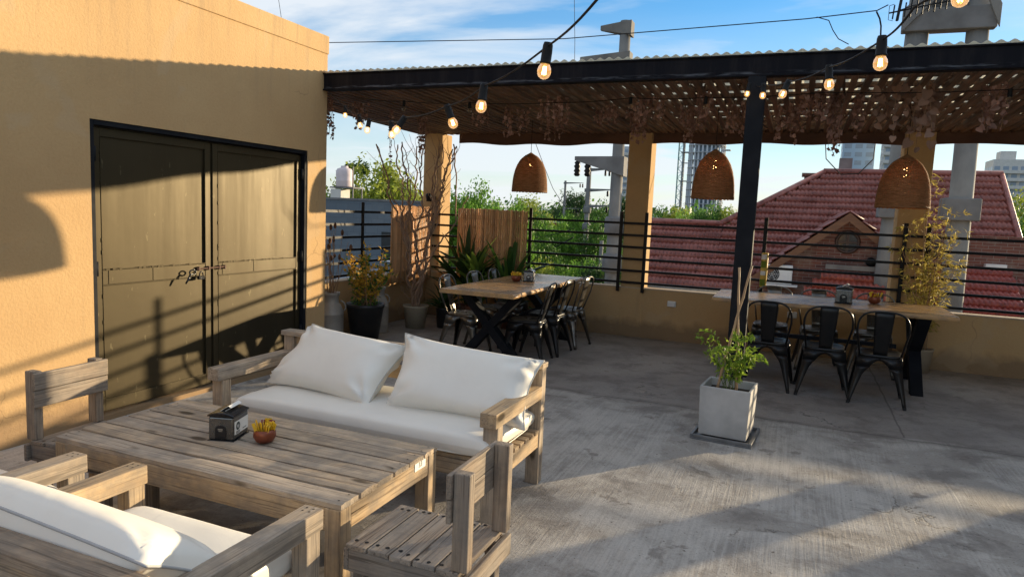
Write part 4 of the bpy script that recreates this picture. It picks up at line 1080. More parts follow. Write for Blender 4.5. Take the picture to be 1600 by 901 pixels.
# ---------------------------------------------------------------- napkin dispensers and sachet bowls
def dispenser(label, loc, rz_, sticker=True):
    t = thing('napkin_dispenser', label, 'napkin dispenser', loc, rz_, 'napkin dispensers on the tables')
    w_, l_, h_ = .060, .076, .116
    b = MB(); b.box((-w_, -l_, .006), (w_, l_, h_)); b.build('body', dark_steel, t, .008, seg=3)
    b = MB(); b.box((-w_-.004, -l_-.004, 0), (w_+.004, l_+.004, .0055)); b.build('base', gloss_black, t, .002)
    b = MB(); prof = [(-w_-.005, h_+.0005), (-w_-.005, h_+.008), (-w_*.60, h_+.017), (-.012, h_+.021), (.012, h_+.021), (w_*.60, h_+.017), (w_+.005, h_+.008), (w_+.005, h_+.0005)]
    b.prism(prof, 1, -l_-.003, l_+.003); b.build('lid', gloss_black, t, .003)
    b = MB(); 
    vs = []; n = 16
    for k in range(n+1):
        a = math.pi*k/n; vs.append((-.026*math.cos(a), .045+.022*math.sin(a)+.01))
    poly = [(-.026, .012)]+vs[0:0]+[(-.026, .055)]+[(x_, z_) for x_, z_ in vs]+[(.026, .055), (.026, .012)]
    P2 = []
    for p in poly:
        if not P2 or (abs(p[0]-P2[-1][0])+abs(p[1]-P2[-1][1])) > 1e-4: P2.append(p)
    b.prism(P2, 1, -l_-.0035, -l_-.0005); w1 = b.build('end_window', gloss_black, t)
    b = MB(); b.box((-.012, -l_-.0045, .056), (.012, -l_-.0036, .062)); b.box((-.009, -l_-.0045, .049), (.009, -l_-.0036, .0525)); b.build('mark', steel_m, w1)
    b = MB(); b.add([(-.018, -.045, h_+.020), (.004, -.045, h_+.020), (.030, -.035, h_+.034), (.016, -.035, h_+.042), (-.018, .05, h_+.020), (.004, .05, h_+.020), (.034, .062, h_+.034), (.018, .062, h_+.044)], [(0, 1, 5, 4), (1, 2, 6, 5), (2, 3, 7, 6), (0, 3, 7, 4)]); b.build('napkin', paper_m, t, solid=.0015)
    if sticker:
        b = MB(); b.box((w_+.0006, -l_+.012, .030), (w_+.0018, l_-.006, .092)); st = b.build('sticker', paper_m, t)
        b = MB(); n = 24; cy, cz = -.032, .067; vs = [(w_+.0024, cy+.0195*math.cos(2*math.pi*k/n), cz+.0195*math.sin(2*math.pi*k/n)) for k in range(n)]; b.add(vs, [tuple(range(n))]); 
        b.box((w_+.0019, -.052, .040), (w_+.0024, -.012, .0435)); b.box((w_+.0019, -.050, .0335), (w_+.0024, -.016, .037)); b.box((w_+.0019, .014, .040), (w_+.0024, .050, .0435)); b.build('printing', ink_m, st)
        b = MB(); b.add([(w_+.0029, cy, cz-.013), (w_+.0029, cy+.012, cz-.001), (w_+.0029, cy+.009, cz+.010), (w_+.0029, cy, cz+.004), (w_+.0029, cy-.009, cz+.010), (w_+.0029, cy-.012, cz-.001)], [(0, 1, 2, 3), (0, 3, 4, 5)]); b.build('emblem', planter_m, st)
    return t
def bowl(label, loc, rz_, sc=1.):
    t = thing('sachet_bowl', label, 'bowl', loc, rz_, 'copper bowls of sachets'); t.scale = (sc,)*3
    b = MB(); b.lathe([(.024, 0), (.040, .008), (.052, .030), (.050, .052), (.045, .064), (.042, .064), (.046, .050), (.046, .030), (.034, .012), (.0, .010)], 32, cap=False); b.build('bowl', copper_m, t)
    b = MB(); rs = random.Random(4)
    for k in range(36):
        a = rs.uniform(0, 6.28); r_ = rs.uniform(.005, .034); p = Vector((r_*math.cos(a), r_*math.sin(a), .028)); d_ = Vector((math.cos(a)*rs.uniform(.05, .45), math.sin(a)*rs.uniform(.05, .45), 1)).normalized()
        b.bar(p, p+d_*rs.uniform(.058, .078), .015, .003, (math.cos(a+1), math.sin(a+1), 0))
    b.build('yellow_sachets', yellow_m, t)
    b = MB()
    for k in range(5):
        a = 1.2+k*.35; p = Vector((.026*math.cos(a), .026*math.sin(a), .03)); b.bar(p, p+Vector((math.cos(a)*.25, math.sin(a)*.25, 1)).normalized()*.068, .018, .004, (math.cos(a+1), math.sin(a+1), 0))
    b.build('red_sachets', red_m, t)
    return t
dispenser('steel napkin dispenser with white sticker on the coffee table', (-2.425, 2.435, .4605), R(18))
dispenser('steel napkin dispenser on the left dining table', (-2.90, 7.60, .7705), R(14))
dispenser('steel napkin dispenser seen end-on on the right dining table', (.50, 7.88, .7905), R(-6), False).scale = (1.3, 1.2, 1.25)
bowl('copper bowl of yellow sachets on the coffee table', (-2.225, 2.455, .4605), 0)
bowl('copper bowl of yellow sachets on the left dining table', (-3.01, 7.46, .7705), 1., 1.15)
bowl('copper bowl of sachets on the right dining table', (.80, 8.06, .7905), 2., 1.2)
# ---------------------------------------------------------------- planter with climber
t = thing('square_planter', 'square concrete planter with a green climber in front of the black post', 'planter', (-.372, 5.215, 0), R(-5))
b = MB(); b.box((-.215, -.225, 0), (.215, .225, .012)); b.box((-.215, -.225, .0125), (-.195, .225, .036)); b.box((.195, -.225, .0125), (.215, .225, .036)); b.box((-.195, -.225, .0125), (.195, -.207, .036)); b.box((-.195, .207, .0125), (.195, .225, .036)); b.build('tray', tray_m, t, .004)
b = MB(); n = 4
def sq(r0, z): return [(-r0, -r0, z), (r0, -r0, z), (r0, r0, z), (-r0, r0, z)]
vs = sq(.168, .030)+sq(.178, .390)+sq(.158, .390)+sq(.152, .33)
fs = [(3, 2, 1, 0)]+[(j*4+k, j*4+(k+1) % 4, (j+1)*4+(k+1) % 4, (j+1)*4+k) for j in range(3) for k in range(4)]
b.add(vs, fs); b.build('pot', planter_m, t, .006)
b = MB(); b.box((-.151, -.151, .31), (.151, .151, .332)); b.build('soil', soil_m, t)
for p, q in (((-.085, -.03, .33), (.085, .02, 1.27)), ((.055, -.02, .33), (.0, .03, 1.25))):
    b = MB(); P_, Q_ = Vector(p), Vector(q); pts = [P_.lerp(Q_, k/12)+Vector((rnd(-.003, .003), rnd(-.003, .003), 0)) for k in range(13)]
    b.tube(pts, [.010-.003*k/12+(.0015 if k % 3 == 0 else 0) for k in range(13)], 8); b.build('stake', cane_m, t)
lf = MB(); st = MB()
for k in range(14):
    a = rnd(0, 6.28) if k % 2 else (2.9+rnd(-.6, .6) if k % 4 else rnd(-1.2, .3)); q = Vector((rnd(-.05, .05), rnd(-.04, .04), .33)); L_ = rnd(.26, .56); side = Vector((math.cos(a), math.sin(a), 0))
    pts = []; m_ = 16
    for i in range(m_+1):
        u = i/m_; pts.append(q+Vector((0, 0, 1))*L_*math.sin(min(u*1.55, 1.9))*.9+side*(.27 if k % 4 == 0 else .20)*u**1.4+Vector((-.04*u, -.02*u, 0))+rvec()*.006)
    st.tube(pts, [.0028-.0016*i/m_ for i in range(m_+1)], 4)
    for i in range(4, m_+1):
        for _ in range(3):
            d_ = (side*rnd(-.4, 1)+rvec()*.9+Vector((0, 0, -.35))).normalized()
            lf.leaf(pts[i]+rvec()*.012, d_, rvec(), rnd(.035, .062), rnd(.014, .024), .2, .25)
st.build('stems', leaf_mid, t); lf.build('leaves', leaf_lime, t)
# ---------------------------------------------------------------- corner plants and milk cans
def pot(t, r0, r1, h, mat, rim=.012, name='pot'):
    b = MB(); b.lathe([(r0, 0), (r0+(r1-r0)*.9, h*.88), (r1, h*.90), (r1+rim*.4, h*.93), (r1+rim*.4, h), (r1-rim, h), (r1-rim*1.4, h*.9), (r0*.9, h*.5)], 36); b.build(name, mat, t)
    b = MB(); b.lathe([(.001, h*.86), (r1-rim*1.45, h*.87), (r1-rim*1.5, h*.80)], 24); b.build('soil', soil_m, t)
def milk_can(label, loc, sc=1.):
    t = thing('milk_can', label, 'milk can', loc, rnd(0, 1), 'old zinc milk cans')
    t.scale = (sc,)*3
    b = MB(); b.lathe([(.145, 0), (.150, .010), (.148, .03), (.148, .10), (.151, .105), (.148, .11), (.148, .34), (.152, .346), (.148, .352), (.145, .38), (.115, .45), (.094, .475), (.090, .50), (.090, .555), (.102, .57), (.104, .60), (.096, .60), (.084, .57), (.084, .50)], 44); b.build('body', can_m, t)
    for a in (.4, .4+math.pi):
        b = MB(); c_, s_ = math.cos(a), math.sin(a)
        pts = [(c_*r_+s_*o, s_*r_-c_*o, z) for r_, z, o in ((.138, .37, 0), (.168, .40, 0), (.170, .44, 0), (.145, .485, 0), (.108, .50, 0))]
        b.tube(pts, .008, 8); b.build('handle', can_m, t)
    return t
milk_can('old zinc milk can with dried thistles against the stucco wall corner', (-4.87, 6.43, 0), .97)
milk_can('old zinc milk can behind the black pot, half in sun', (-4.83, 7.32, 0), .95)
t = thing('dried_thistles', 'tall dried thistle stems standing in the milk can by the wall corner', 'dried plant', (-4.87, 6.43, .5))
st = MB()
seed_m = simple('dry_seed_heads', (.16, .08, .04), (.10, .05, .028), 40, .9, 0, .8, 90)
def head(prof, p):
    b = MB(); b.lathe(prof, 10, p); b.build('seed_head', seed_m, t)
for k in range(16):
    a = rnd(0, 6.28); q = Vector((rnd(-.05, .05), rnd(-.05, .05), .0)); top_ = Vector((rnd(-.10, .22), rnd(-.12, .12), rnd(.42, .86))); 
    pts = [q.lerp(top_, i/8)+rvec()*.005 for i in range(9)]; st.tube(pts, [.0035-.0015*i/8 for i in range(9)], 5)
    r_ = rnd(.016, .024); 
    if k % 4 != 3: head([(.002, -.03), (r_*.8, -.018), (r_, .0), (r_*.85, .022), (r_*.4, .036), (.001, .042)], top_)
    if k % 3 == 0:
        m1 = pts[5]; e_ = m1+Vector((rnd(-.08, .08), rnd(-.05, .05), rnd(.1, .2))); st.tube([m1, m1.lerp(e_, .5)+Vector((0, 0, -.01)), e_], .002, 4); r_ = .015; head([(.002, -.022), (r_, .0), (r_*.8, .018), (.001, .03)], e_)
st.build('stems', dry_stem, t)
# croton-like shrub
t = thing('potted_shrub', 'yellow-leaved shrub in a large black pot behind the sofa', 'potted plant', (-4.60, 6.72, 0), 0); t.scale = (1.12, 1.12, 1.12)
pot(t, .135, .195, .40, blackpot_m)
st = MB(); lg = MB(); lgr = MB()
for k in range(20):
    a = rnd(0, 6.28); r_ = rnd(.05, .30); h_ = rnd(.28, .62)*(1.1-.5*r_); q = Vector((rnd(-.05, .05), rnd(-.05, .05), .35)); e_ = Vector((math.cos(a)*r_, math.sin(a)*r_, .35+h_))
    if k < 4: e_ = Vector(((.02, -.02, .98), (.22, .05, .86), (-.20, .02, .82), (.30, 0, .74))[k])
    m_ = 10; pts = [q.lerp(e_, i/m_)+rvec()*.008 for i in range(m_+1)]; st.tube(pts, [.006-.0035*i/m_ for i in range(m_+1)], 5)
    for i in range(3, m_+1):
        for _ in range(7):
            d_ = (rvec()+Vector((0, 0, .5))).normalized(); tgt = lg if random.random() < .68 else lgr
            tgt.leaf(pts[i]+rvec()*.03, d_, rvec(), rnd(.035, .065), rnd(.018, .030), .2, .2)
for k in range(160):
    a = rnd(0, 6.28); p = Vector((math.cos(a)*rnd(0, .17), math.sin(a)*rnd(0, .17), rnd(.36, .44))); lgr.leaf(p, (rvec()+Vector((0, 0, .5))), rvec(), rnd(.03, .05), rnd(.012, .02))
st.build('stems', dry_stem, t); lg.build('golden_leaves', leaf_gold, t); lgr.build('green_leaves', leaf_mid, t)
# twisted bare vine
t = thing('bare_climbing_vine', 'bare twisted vine climbing from a beige pot to the pergola', 'potted plant', (-4.60, 7.88, 0), 0)
pot(t, .125, .165, .30, beigepot_m)
st = MB()
def wander(p, q, n, amp, tw=0., phase=0.):
    p, q = Vector(p), Vector(q); out_ = []; off = Vector()
    for i in range(n+1):
        u = i/n; off = off*.72+rvec()*amp; e = math.sin(math.pi*u)**.5
        sw = Vector((math.cos(u*tw+phase), math.sin(u*tw+phase), 0))*.030*(1 if tw else 0)
        out_.append(p.lerp(q, u)+off*e+sw*e)
    return out_
tips = [(-.42, -.38, 2.36), (-.40, .10, 2.40), (-.12, -.25, 2.40), (.06, .0, 2.40), (.16, .25, 2.40), (.34, -.02, 2.40), (.40, .25, 2.40), (-.22, .3, 2.40), (.24, .45, 2.38)]
forks = [(-.10, -.05, 1.00), (.0, 0, .95), (.10, .05, 1.1)]
mids = []
for k, f in enumerate(forks):
    for j in range(2):
        pts = wander((rnd(-.04, .04), rnd(-.04, .04), .27), (f[0]+rnd(-.03, .03), f[1]+rnd(-.03, .03), f[2]), 16, .016, 14, k*2+j*3.1); st.tube(pts, [.018-.004*i/16+rnd(-.0015, .0015) for i in range(17)], 7)
for k, tp in enumerate(tips):
    f = forks[0 if tp[0] < -.2 else (1 if tp[0] < .12 else 2)]
    pts = wander(f, tp, 26, .032, 9 if k % 2 else 0, k); st.tube(pts, [.015-.007*i/26+rnd(-.001, .001) for i in range(27)], 7)
    if k % 2 == 0:
        p2 = wander(f, tp, 26, .028, 11, k+2.5); st.tube(p2, [.008-.003*i/26 for i in range(27)], 6)
    for j in range(7):
        i = random.randint(4, 24); e_ = pts[i]+Vector((rnd(-.28, .28), rnd(-.2, .2), rnd(.08, .42))); e_.z = min(e_.z, 2.62); st.tube(wander(pts[i], e_, 8, .013), [.0045-.0028*q_/8 for q_ in range(9)], 5)
for k in range(14):
    p = Vector((rnd(-.05, .05), rnd(-.05, .05), .27)); e_ = Vector((rnd(-.25, .28), rnd(-.2, .2), rnd(.5, 1.25))); st.tube(wander(p, e_, 14, .020), [.0055-.003*q_/14 for q_ in range(15)], 5)
pts = wander((.05, 0, .7), (.48, .15, 1.42), 16, .014); st.tube(pts, [.013-.004*q_/16 for q_ in range(17)], 7)
st.tube(wander(pts[-1], (.62, .2, 1.75), 12, .012), .006, 6); st.tube(wander(pts[-1], (.38, .2, 2.42), 18, .020), [.009]*19, 6)
st.build('stems', vine_bark, t)
# strap-leaf plants in pots
def strap_plant(label, loc, n, L0, L1, w_, tilt, potm, pr, ph, mat=leaf_strap, droop=.5, H0=0.):
    t = thing('strap_leaf_plant', label, 'potted plant', loc, rnd(0, 6)*0, 'potted strap-leaf plants in the corner')
    pot(t, pr*.8, pr, ph, potm)
    b = MB()
    for k in range(n):
        a = 2*math.pi*k/n+rnd(-.3, .3); el = rnd(*tilt); z0 = ph*.85+rnd(0, H0)
        d_ = Vector((math.cos(a)*math.cos(el), math.sin(a)*math.cos(el), math.sin(el)))
        b.blade((math.cos(a)*.015, math.sin(a)*.015, z0), d_, rnd(L0, L1), w_*rnd(.8, 1.15), droop*rnd(.5, 1.3), 7, rnd(-.5, .5))
    b.build('leaves', mat, t)
    if H0: b = MB(); b.tube([(0, 0, ph*.8), (0.01, 0, ph*.85+H0)], .014, 8); b.build('stem', dry_stem, t)
    return t
strap_plant('small dark plant in a black pot right of the beige pot', (-4.30, 8.12, 0), 36, .25, .45, .05, (.5, 1.3), blackpot_m, .115, .27, leaf_dark, .9)
strap_plant('tall dark strap-leaf plant in a brown pot at the corner', (-4.22, 8.60, 0), 46, .50, .85, .095, (.55, 1.45), brownpot_m, .15, .26, leaf_dark, .6, .45)
strap_plant('strap-leaf plant with lime leaves, sunlight put into their colour, in front of the bamboo screen', (-3.95, 8.36, 0), 46, .32, .55, .075, (.45, 1.3), brownpot_m, .14, .30, leaf('sun_tinted_strap_leaves', (.11, .19, .035), (.20, .29, .05), .3, .35), .55, .55)  # strap green lifted to lime; the sunlight is in the leaf colour
strap_plant('strap-leaf plant spreading right behind the left dining table', (-3.58, 8.58, 0), 42, .42, .80, .09, (.4, 1.35), brownpot_m, .15, .26, leaf_strap, .6, .40)
# yellowed bamboo plant
t = thing('bamboo_plant', 'tall yellowed bamboo in a pot behind the right end of the right table', 'potted plant', (1.36, 8.74, 0), 0)
pot(t, .11, .14, .27, beigepot_m)
st = MB(); lf = MB()
for k in range(14):
    a = rnd(0, 6.28); q = Vector((rnd(-.07, .07), rnd(-.07, .07), .25)); L_ = rnd(.75, 1.35); e_ = q+Vector((math.cos(a)*rnd(.1, .33), math.sin(a)*rnd(.05, .16)-.04, L_))
    if k < 4: e_ = Vector((-.14+.10*k, -.06, (2.25, 1.95, 2.1, 1.75)[k]))
    m_ = 14; pts = []
    for i in range(m_+1):
        u = i/m_; p = q.lerp(e_, u); p.x += (e_.x-q.x)*(u*u-u)*.6; pts.append(p+rvec()*.004)
    st.tube(pts, [.0065-.0045*i/m_ for i in range(m_+1)], 5)
    for i in range(3, m_+1):
        if k < 4 and random.random() < .25: continue
        for _ in range(3):
            sd_ = Vector((rnd(-1, 1), rnd(-1, .6), rnd(-.2, .6))).normalized()*rnd(.03, .12); bp = pts[i]+sd_; st.tube([pts[i], pts[i]+sd_*.5+Vector((0, 0, .008)), bp], .0012, 3)
            for _2 in range(5):
                d_ = (sd_.normalized()*.7+rvec()*.7+Vector((0, 0, -.3))).normalized(); lf.leaf(bp+rvec()*.008, d_, rvec(), rnd(.05, .095), rnd(.009, .015), .15, .15)
st.build('canes', cane_m, t); lf.build('leaves', leaf_bam, t)
# ---------------------------------------------------------------- tiled house to the right
def roof_patch(name, mat, parent, x0, x1, ya, za, yb, zb, clipL=None, clipR=None, tw=.105, tl=.31, off=(0, 0, 0)):
    """tiled slope from the ridge (ya, za) down to the eave (yb, zb); rows along X. clipL/R(y)->x limits"""
    L_ = math.hypot(ya-yb, za-zb); dy, dz = (yb-ya)/L_, (zb-za)/L_; nrm = (0, dz*1.0, -dy) if False else None
    ny_, nz_ = (-dz, dy) if dy > 0 else (dz, -dy)
    # surface normal pointing up and towards -Y
    nv = Vector((0, dz, -dy)); 
    if nv.z < 0: nv = -nv
    rows = max(1, int(round(L_/tl))); b = MB()
    for r_ in range(rows):
        s0, s1 = r_*L_/rows, (r_+1)*L_/rows+.015
        ym = ya+dy*(s0+s1)/2; a_ = clipL(ym) if clipL else x0; c_ = clipR(ym) if clipR else x1
        if c_ <= a_+.05: continue
        n = int((c_-a_)/tw*5)+1; vs = []
        for (s_, lift) in ((s0, -.01), (s1, .078), (s1, -.02)):
            for i in range(n+1):
                xx = a_+(c_-a_)*i/n; ph = 2*math.pi*(xx/tw+.0*r_)
                wv = .024*(math.sin(ph)+.35*math.sin(2*ph)); h = lift+wv*(1 if lift > 0 else .6)+.004*math.sin(xx*3+r_*2)
                vs.append((xx-off[0], ya+dy*s_+nv.y*h-off[1], za+dz*s_+nv.z*h-off[2]))
        fs = [(j*(n+1)+i, j*(n+1)+i+1, (j+1)*(n+1)+i+1, (j+1)*(n+1)+i) for j in range(2) for i in range(n)]
        b.add(vs, fs, True)
    return b.build(name, mat, parent)
HO = (1.5, 20, 0)
house = thing('tiled_house', 'brick house with red tiled roofs and a gable across from the terrace', 'house', HO)
def Hh(p): return (p[0]-HO[0], p[1]-HO[1], p[2])
P_ = .72
def zr(y): return 3.09-P_*(22-y)
roof_patch('roof', tile_m, house, .6, 4.85, 22, 3.09, 18.35, zr(18.35), lambda y: max(-4.05 if y < 19.75 else -9, .62-(22-y)*1.13), lambda y: 4.85, off=HO)
roof_patch('roof', tile_m, house, -4.05, .9, 18.35, zr(18.35)-.002, 17.6, zr(17.6), None, None, off=HO)
roof_patch('roof', tile_m, house, -4.05, -1.9, 19.75, zr(19.75)-.001, 18.30, zr(18.30), None, None, off=HO)
# rear slopes and hips so the roof is a solid shape
b = MB()
b.add([Hh(p) for p in [(.62, 22, 3.08), (4.85, 22, 3.08), (4.85, 26, .2), (-3.5, 26, .2)]], [(0, 1, 2, 3)])
b.add([Hh(p) for p in [(.62, 22, 3.08), (-3.5, 26, .2), (-3.5, 18.4, .4)]], [(0, 1, 2)])
b.add([Hh(p) for p in [(-4.05, 19.75, 1.46), (-1.6, 19.75, 1.46), (-1.6, 22, 0), (-4.05, 22, 0)]], [(0, 1, 2, 3)])
b.build('rear_roof', tile_m, house)
b = MB(); b.tube([Hh((.55, 22, 3.13)), Hh((4.9, 22, 3.13))], .085, 8); b.tube([Hh((.6, 22, 3.12)), Hh((-1.95, 19.75, 1.52))], .085, 8); b.tube([Hh((-4.1, 19.75, 1.51)), Hh((-1.9, 19.75, 1.51))], .08, 8); b.tube([Hh((4.87, 22, 3.12)), Hh((4.87, 18.3, zr(18.3)+.05))], .07, 8)
b.build('ridge_tiles', tile_m, house)
# gable
GX, GY, GZ = 1.0, 16.35, 1.90
def gslope(side):
    b = MB(); tw, tl = .105, .31; Ls = 2.35; sl = .80; dz_ = -sl/math.hypot(1, sl); dx_ = side/math.hypot(1, sl); rows = int(Ls/tl)
    nv = Vector((side*sl, 0, 1)).normalized(); y0, y1 = GY-.02, 20.4; n = int((y1-y0)/tw*5)
    for r_ in range(rows):
        vs = []
        for s_, lift in ((r_*tl, .005), ((r_+1)*tl+.015, .045), ((r_+1)*tl+.015, 0.)):
            for i in range(n+1):
                yy = y0+(y1-y0)*i/n; h = lift+.022*math.sin(2*math.pi*yy/tw)
                vs.append(Hh((GX+dx_*s_+nv.x*h, yy, GZ+dz_*s_+nv.z*h)))
        f = [(j*(n+1)+i, j*(n+1)+i+1, (j+1)*(n+1)+i+1, (j+1)*(n+1)+i) for j in range(2) for i in range(n)]
        b.add(vs, f, True)
    b.build('gable_roof', tile_m, house)
    b = MB(); e_ = side*1.9; b.prism([(GX-HO[0], GZ-.03), (GX-HO[0], GZ-.22), (GX+e_-HO[0], GZ-.22-1.9*sl), (GX+e_-HO[0], GZ-.03-1.9*sl)], 1, GY-.07-HO[1], GY-.02-HO[1]); b.build('fascia', fascia_m, house)
gslope(-1); gslope(1)
b = MB(); b.prism([(p[0]-HO[0], p[1]) for p in [(GX-2.0, -7), (GX+1.75, -7), (GX+1.75, GZ-.15-1.75*.8), (GX, GZ-.13), (GX-2.0, GZ-.15-2.0*.8)]], 1, GY+.25-HO[1], GY+.55-HO[1]); b.build('gable_wall', brick_m, house)
b = MB(); b.box(Hh((GX-1.9, GY-.02, .02+.2)), Hh((GX-1.88, GY+.3, .0+.2)))
rw = MB(); cx, cz = 1.02, 1.24; yw = GY+.235
ring = [Hh((cx+.22*math.cos(k*math.pi/16), yw, cz+.22*math.sin(k*math.pi/16))) for k in range(32)]; rw.tube(ring, .035, 6, closed=True); 
rw.box(Hh((cx-.025, yw-.02, cz-.20)), Hh((cx+.025, yw+.01, cz+.20))); rw.box(Hh((cx-.20, yw-.018, cz-.02)), Hh((cx+.20, yw+.008, cz+.02))); rwo = rw.build('round_window', dark_wood_m, house)
b = MB(); b.add([Hh((cx+.20*math.cos(k*math.pi/16), yw+.008, cz+.20*math.sin(k*math.pi/16))) for k in range(32)], [tuple(range(32))]); b.build('pane', glass_dark, rwo)
b = MB(); b.tube([Hh((1.50, GY+.25, .84)), Hh((1.50, GY+.10, .84))], .10, 14); b.build('vent_pipe', rail_m, house)
b = MB(); b.box(Hh((-4.0, 17.9, -7)), Hh((4.7, 22.6, -.25))); b.build('wall', brick_m, house)
b = MB(); b.bar(Hh((-4.1, 17.52, zr(17.6)-.07)), Hh((.0, 17.52, zr(17.6)-.07)), .12, .10); b.build('gutter', steel_m, house)
# lower orange lean-to under the gable
roof_patch('lean_to_roof', tile2_m, house, -.1, 1.75, 16.35, .62, 14.6, -.35, lambda y: .62-(16.35-y)*.55, None, off=HO)
b = MB(); b.bar(Hh((.62, 16.38, .70)), Hh((1.75, 16.38, .70)), .12, .10); b.build('flashing', conc_pole, house)
b = MB(); b.box(Hh((-.3, 14.75, -7)), Hh((1.7, 16.3, -.42))); b.build('lean_to_wall', brick_m, house)
# right hand part: recessed window strip, then lower roof
b = MB(); b.box(Hh((2.5, 18.45, .4)), Hh((4.75, 18.6, 1.5)), None); b.build('dormer_wall', brick_m, house)
b = MB(); b.box(Hh((2.9, 18.38, .98)), Hh((3.62, 18.445, 1.30))); wf = b.build('window', dark_wood_m, house)
b = MB(); b.box(Hh((2.95, 18.37, 1.01)), Hh((3.25, 18.379, 1.27))); b.box(Hh((3.29, 18.37, 1.01)), Hh((3.58, 18.379, 1.27))); b.build('pane', glass_dark, wf)
b = MB(); b.box(Hh((3.95, 18.25, .80)), Hh((4.35, 18.44, .88))); b.build('wall_lamp', white_m, house)
roof_patch('lower_roof', tiles_mat('deep_red_tiles', (.25, .045, .035), (.34, .07, .05)), house, 1.9, 4.7, 18.42, .80, 14.8, -1.3, None, lambda y: 4.45+.02*(18-y), off=HO)
b = MB(); b.box(Hh((2.0, 15.1, -7)), Hh((4.4, 18.4, -1.45))); b.build('lower_wall', brick_m, house)
roof_patch('roof', tile_m, house, 4.2, 4.85, 18.35, zr(18.35), 15.2, zr(18.35)-.72*3.15, lambda y: 4.10, lambda y: 4.80, off=HO)
# chimney and roof vent
b = MB(); b.box(Hh((.05, 22.4, 2.0)), Hh((.75, 23.0, 3.02))); b.box(Hh((-.02, 22.33, 3.021)), Hh((.82, 23.07, 3.10))); ch = b.build('chimney', brick_m, house)
b = MB()
for k in range(4): b.box(Hh((.10+.16*k, 22.39, 2.70)), Hh((.19+.16*k, 22.398, 2.95)))
b.build('chimney_openings', glass_dark, ch)
b = MB(); b.box(Hh((1.0, 23.2, 2.6)), Hh((1.35, 23.5, 3.62))); b.build('flue_box', conc_dark, house)
# air conditioner
t = thing('air_conditioner', 'white air conditioner unit on the brick wall beside the yellow wrap', 'air conditioner', (-.33, 16.45, .25))
b = MB(); b.box((-.30, -.14, 0), (.30, .13, .42)); b.build('casing', white_m, t, .02)
b = MB(); b.tube([(-.12, -.143, .21), (-.12, -.150, .21)], .155, 28); g_ = b.build('fan_grille', rail_m, t)
b = MB()
for r_ in (.05, .09, .13): b.tube([(-.12+r_*math.cos(k*math.pi/12), -.153, .21+r_*math.sin(k*math.pi/12)) for k in range(24)], .004, 4, closed=True)
for k in range(6): b.bar((-.12, -.153, .21), (-.12+.15*math.cos(k*math.pi/3), -.153, .21+.15*math.sin(k*math.pi/3)), .006, .006)
b.build('grille_wires', white_m, g_)
b = MB(); b.box((-.34, -.2, -.05), (.42, .10, -.01)); b.build('bracket', white_m, t)
# ---------------------------------------------------------------- concrete line poles
def round_pole(label, x, y, h, r0, r1, collars=(), arms=(), group='concrete power poles', ak=1.):
    t = thing('concrete_pole', label, 'utility pole', (x, y, -7), 0, group)
    b = MB(); b.tube([(0, 0, 0), (0, 0, h)], [r0, r1], 20); b.build('shaft', conc_pole, t)
    for z, s_ in collars:
        b = MB(); b.lathe([(r0*s_*.9, z-.2), (r0*s_, z-.17), (r0*s_*.97, z+.15), (r0*s_*.85, z+.2)], 20); b.build('collar', conc_dark, t)
    for z, L_, side in arms:
        b = MB(); r = (r0+r1)/2*1.25
        b.add([(side*L_, -.05, z+.26), (side*L_, .05, z+.26), (side*L_, .05, z+.26-.09*ak), (side*L_, -.05, z+.26-.09*ak), (side*-r, -r*ak, z+.26), (side*-r, r*ak, z+.26), (side*-r, r*ak, z+.26-.43*ak), (side*-r, -r*ak, z+.26-.43*ak)], [(0, 1, 2, 3), (4, 7, 6, 5), (0, 4, 5, 1), (1, 5, 6, 2), (2, 6, 7, 3), (3, 7, 4, 0)])
        am = b.build('arm', conc_dark, t, .012)
        b = MB()
        for dx in (.06, .30):
            b.lathe([(.04, -.34), (.075, -.30), (.05, -.26), (.08, -.22), (.05, -.17), (.08, -.12), (.05, -.08), (.07, -.04), (.03, .0)], 14, (side*(L_-dx), 0, z+.16))
        b.build('insulators', rail_m, am)
    return t
round_pole('thick round concrete pole with tapered arms between the bamboo screen and the second column', -3.77, 15, 12.75, .175, .115, ((8.37, 1.22), (7.55, 1.28)), ((9.62, .98, -1),))
# upper arm of that pole stands above the roof
pole1 = [o for o in C.objects if o.name == 'concrete_pole'][0]
for z, L_ in ((12.5, .55), (11.86, .98)):
    b = MB(); b.add([(-L_, -.04, z+.18), (-L_, .04, z+.18), (-L_, .04, z+.08), (-L_, -.04, z+.08), (.16, -.15, z+.24), (.16, .15, z+.24), (.16, .15, z-.08), (.16, -.15, z-.08)], [(0, 1, 2, 3), (4, 7, 6, 5), (0, 4, 5, 1), (1, 5, 6, 2), (2, 6, 7, 3), (3, 7, 4, 0)]); b.build('arm', conc_pole, pole1, .012)
round_pole('thinner far concrete pole with three short arms left of the thick pole', -11.75, 40, 11.4, .20, .13, ((8.9, 1.2), (7.9, 1.25)), ((11.1, 1.3, 1), (9.9, 1.5, 1), (8.95, 1.5, 1)), ak=.5)
round_pole('farthest thin pole beside the left wicker lampshade', -19.8, 60, 11.6, .16, .10, (), ((11.2, 1.7, 1), (8.9, 1.5, 1), (6.6, 1.5, 1)), ak=.35)
round_pole('short slim pole among the trees left of the thick pole', -8.6, 32, 7.4, .13, .09, (), ())
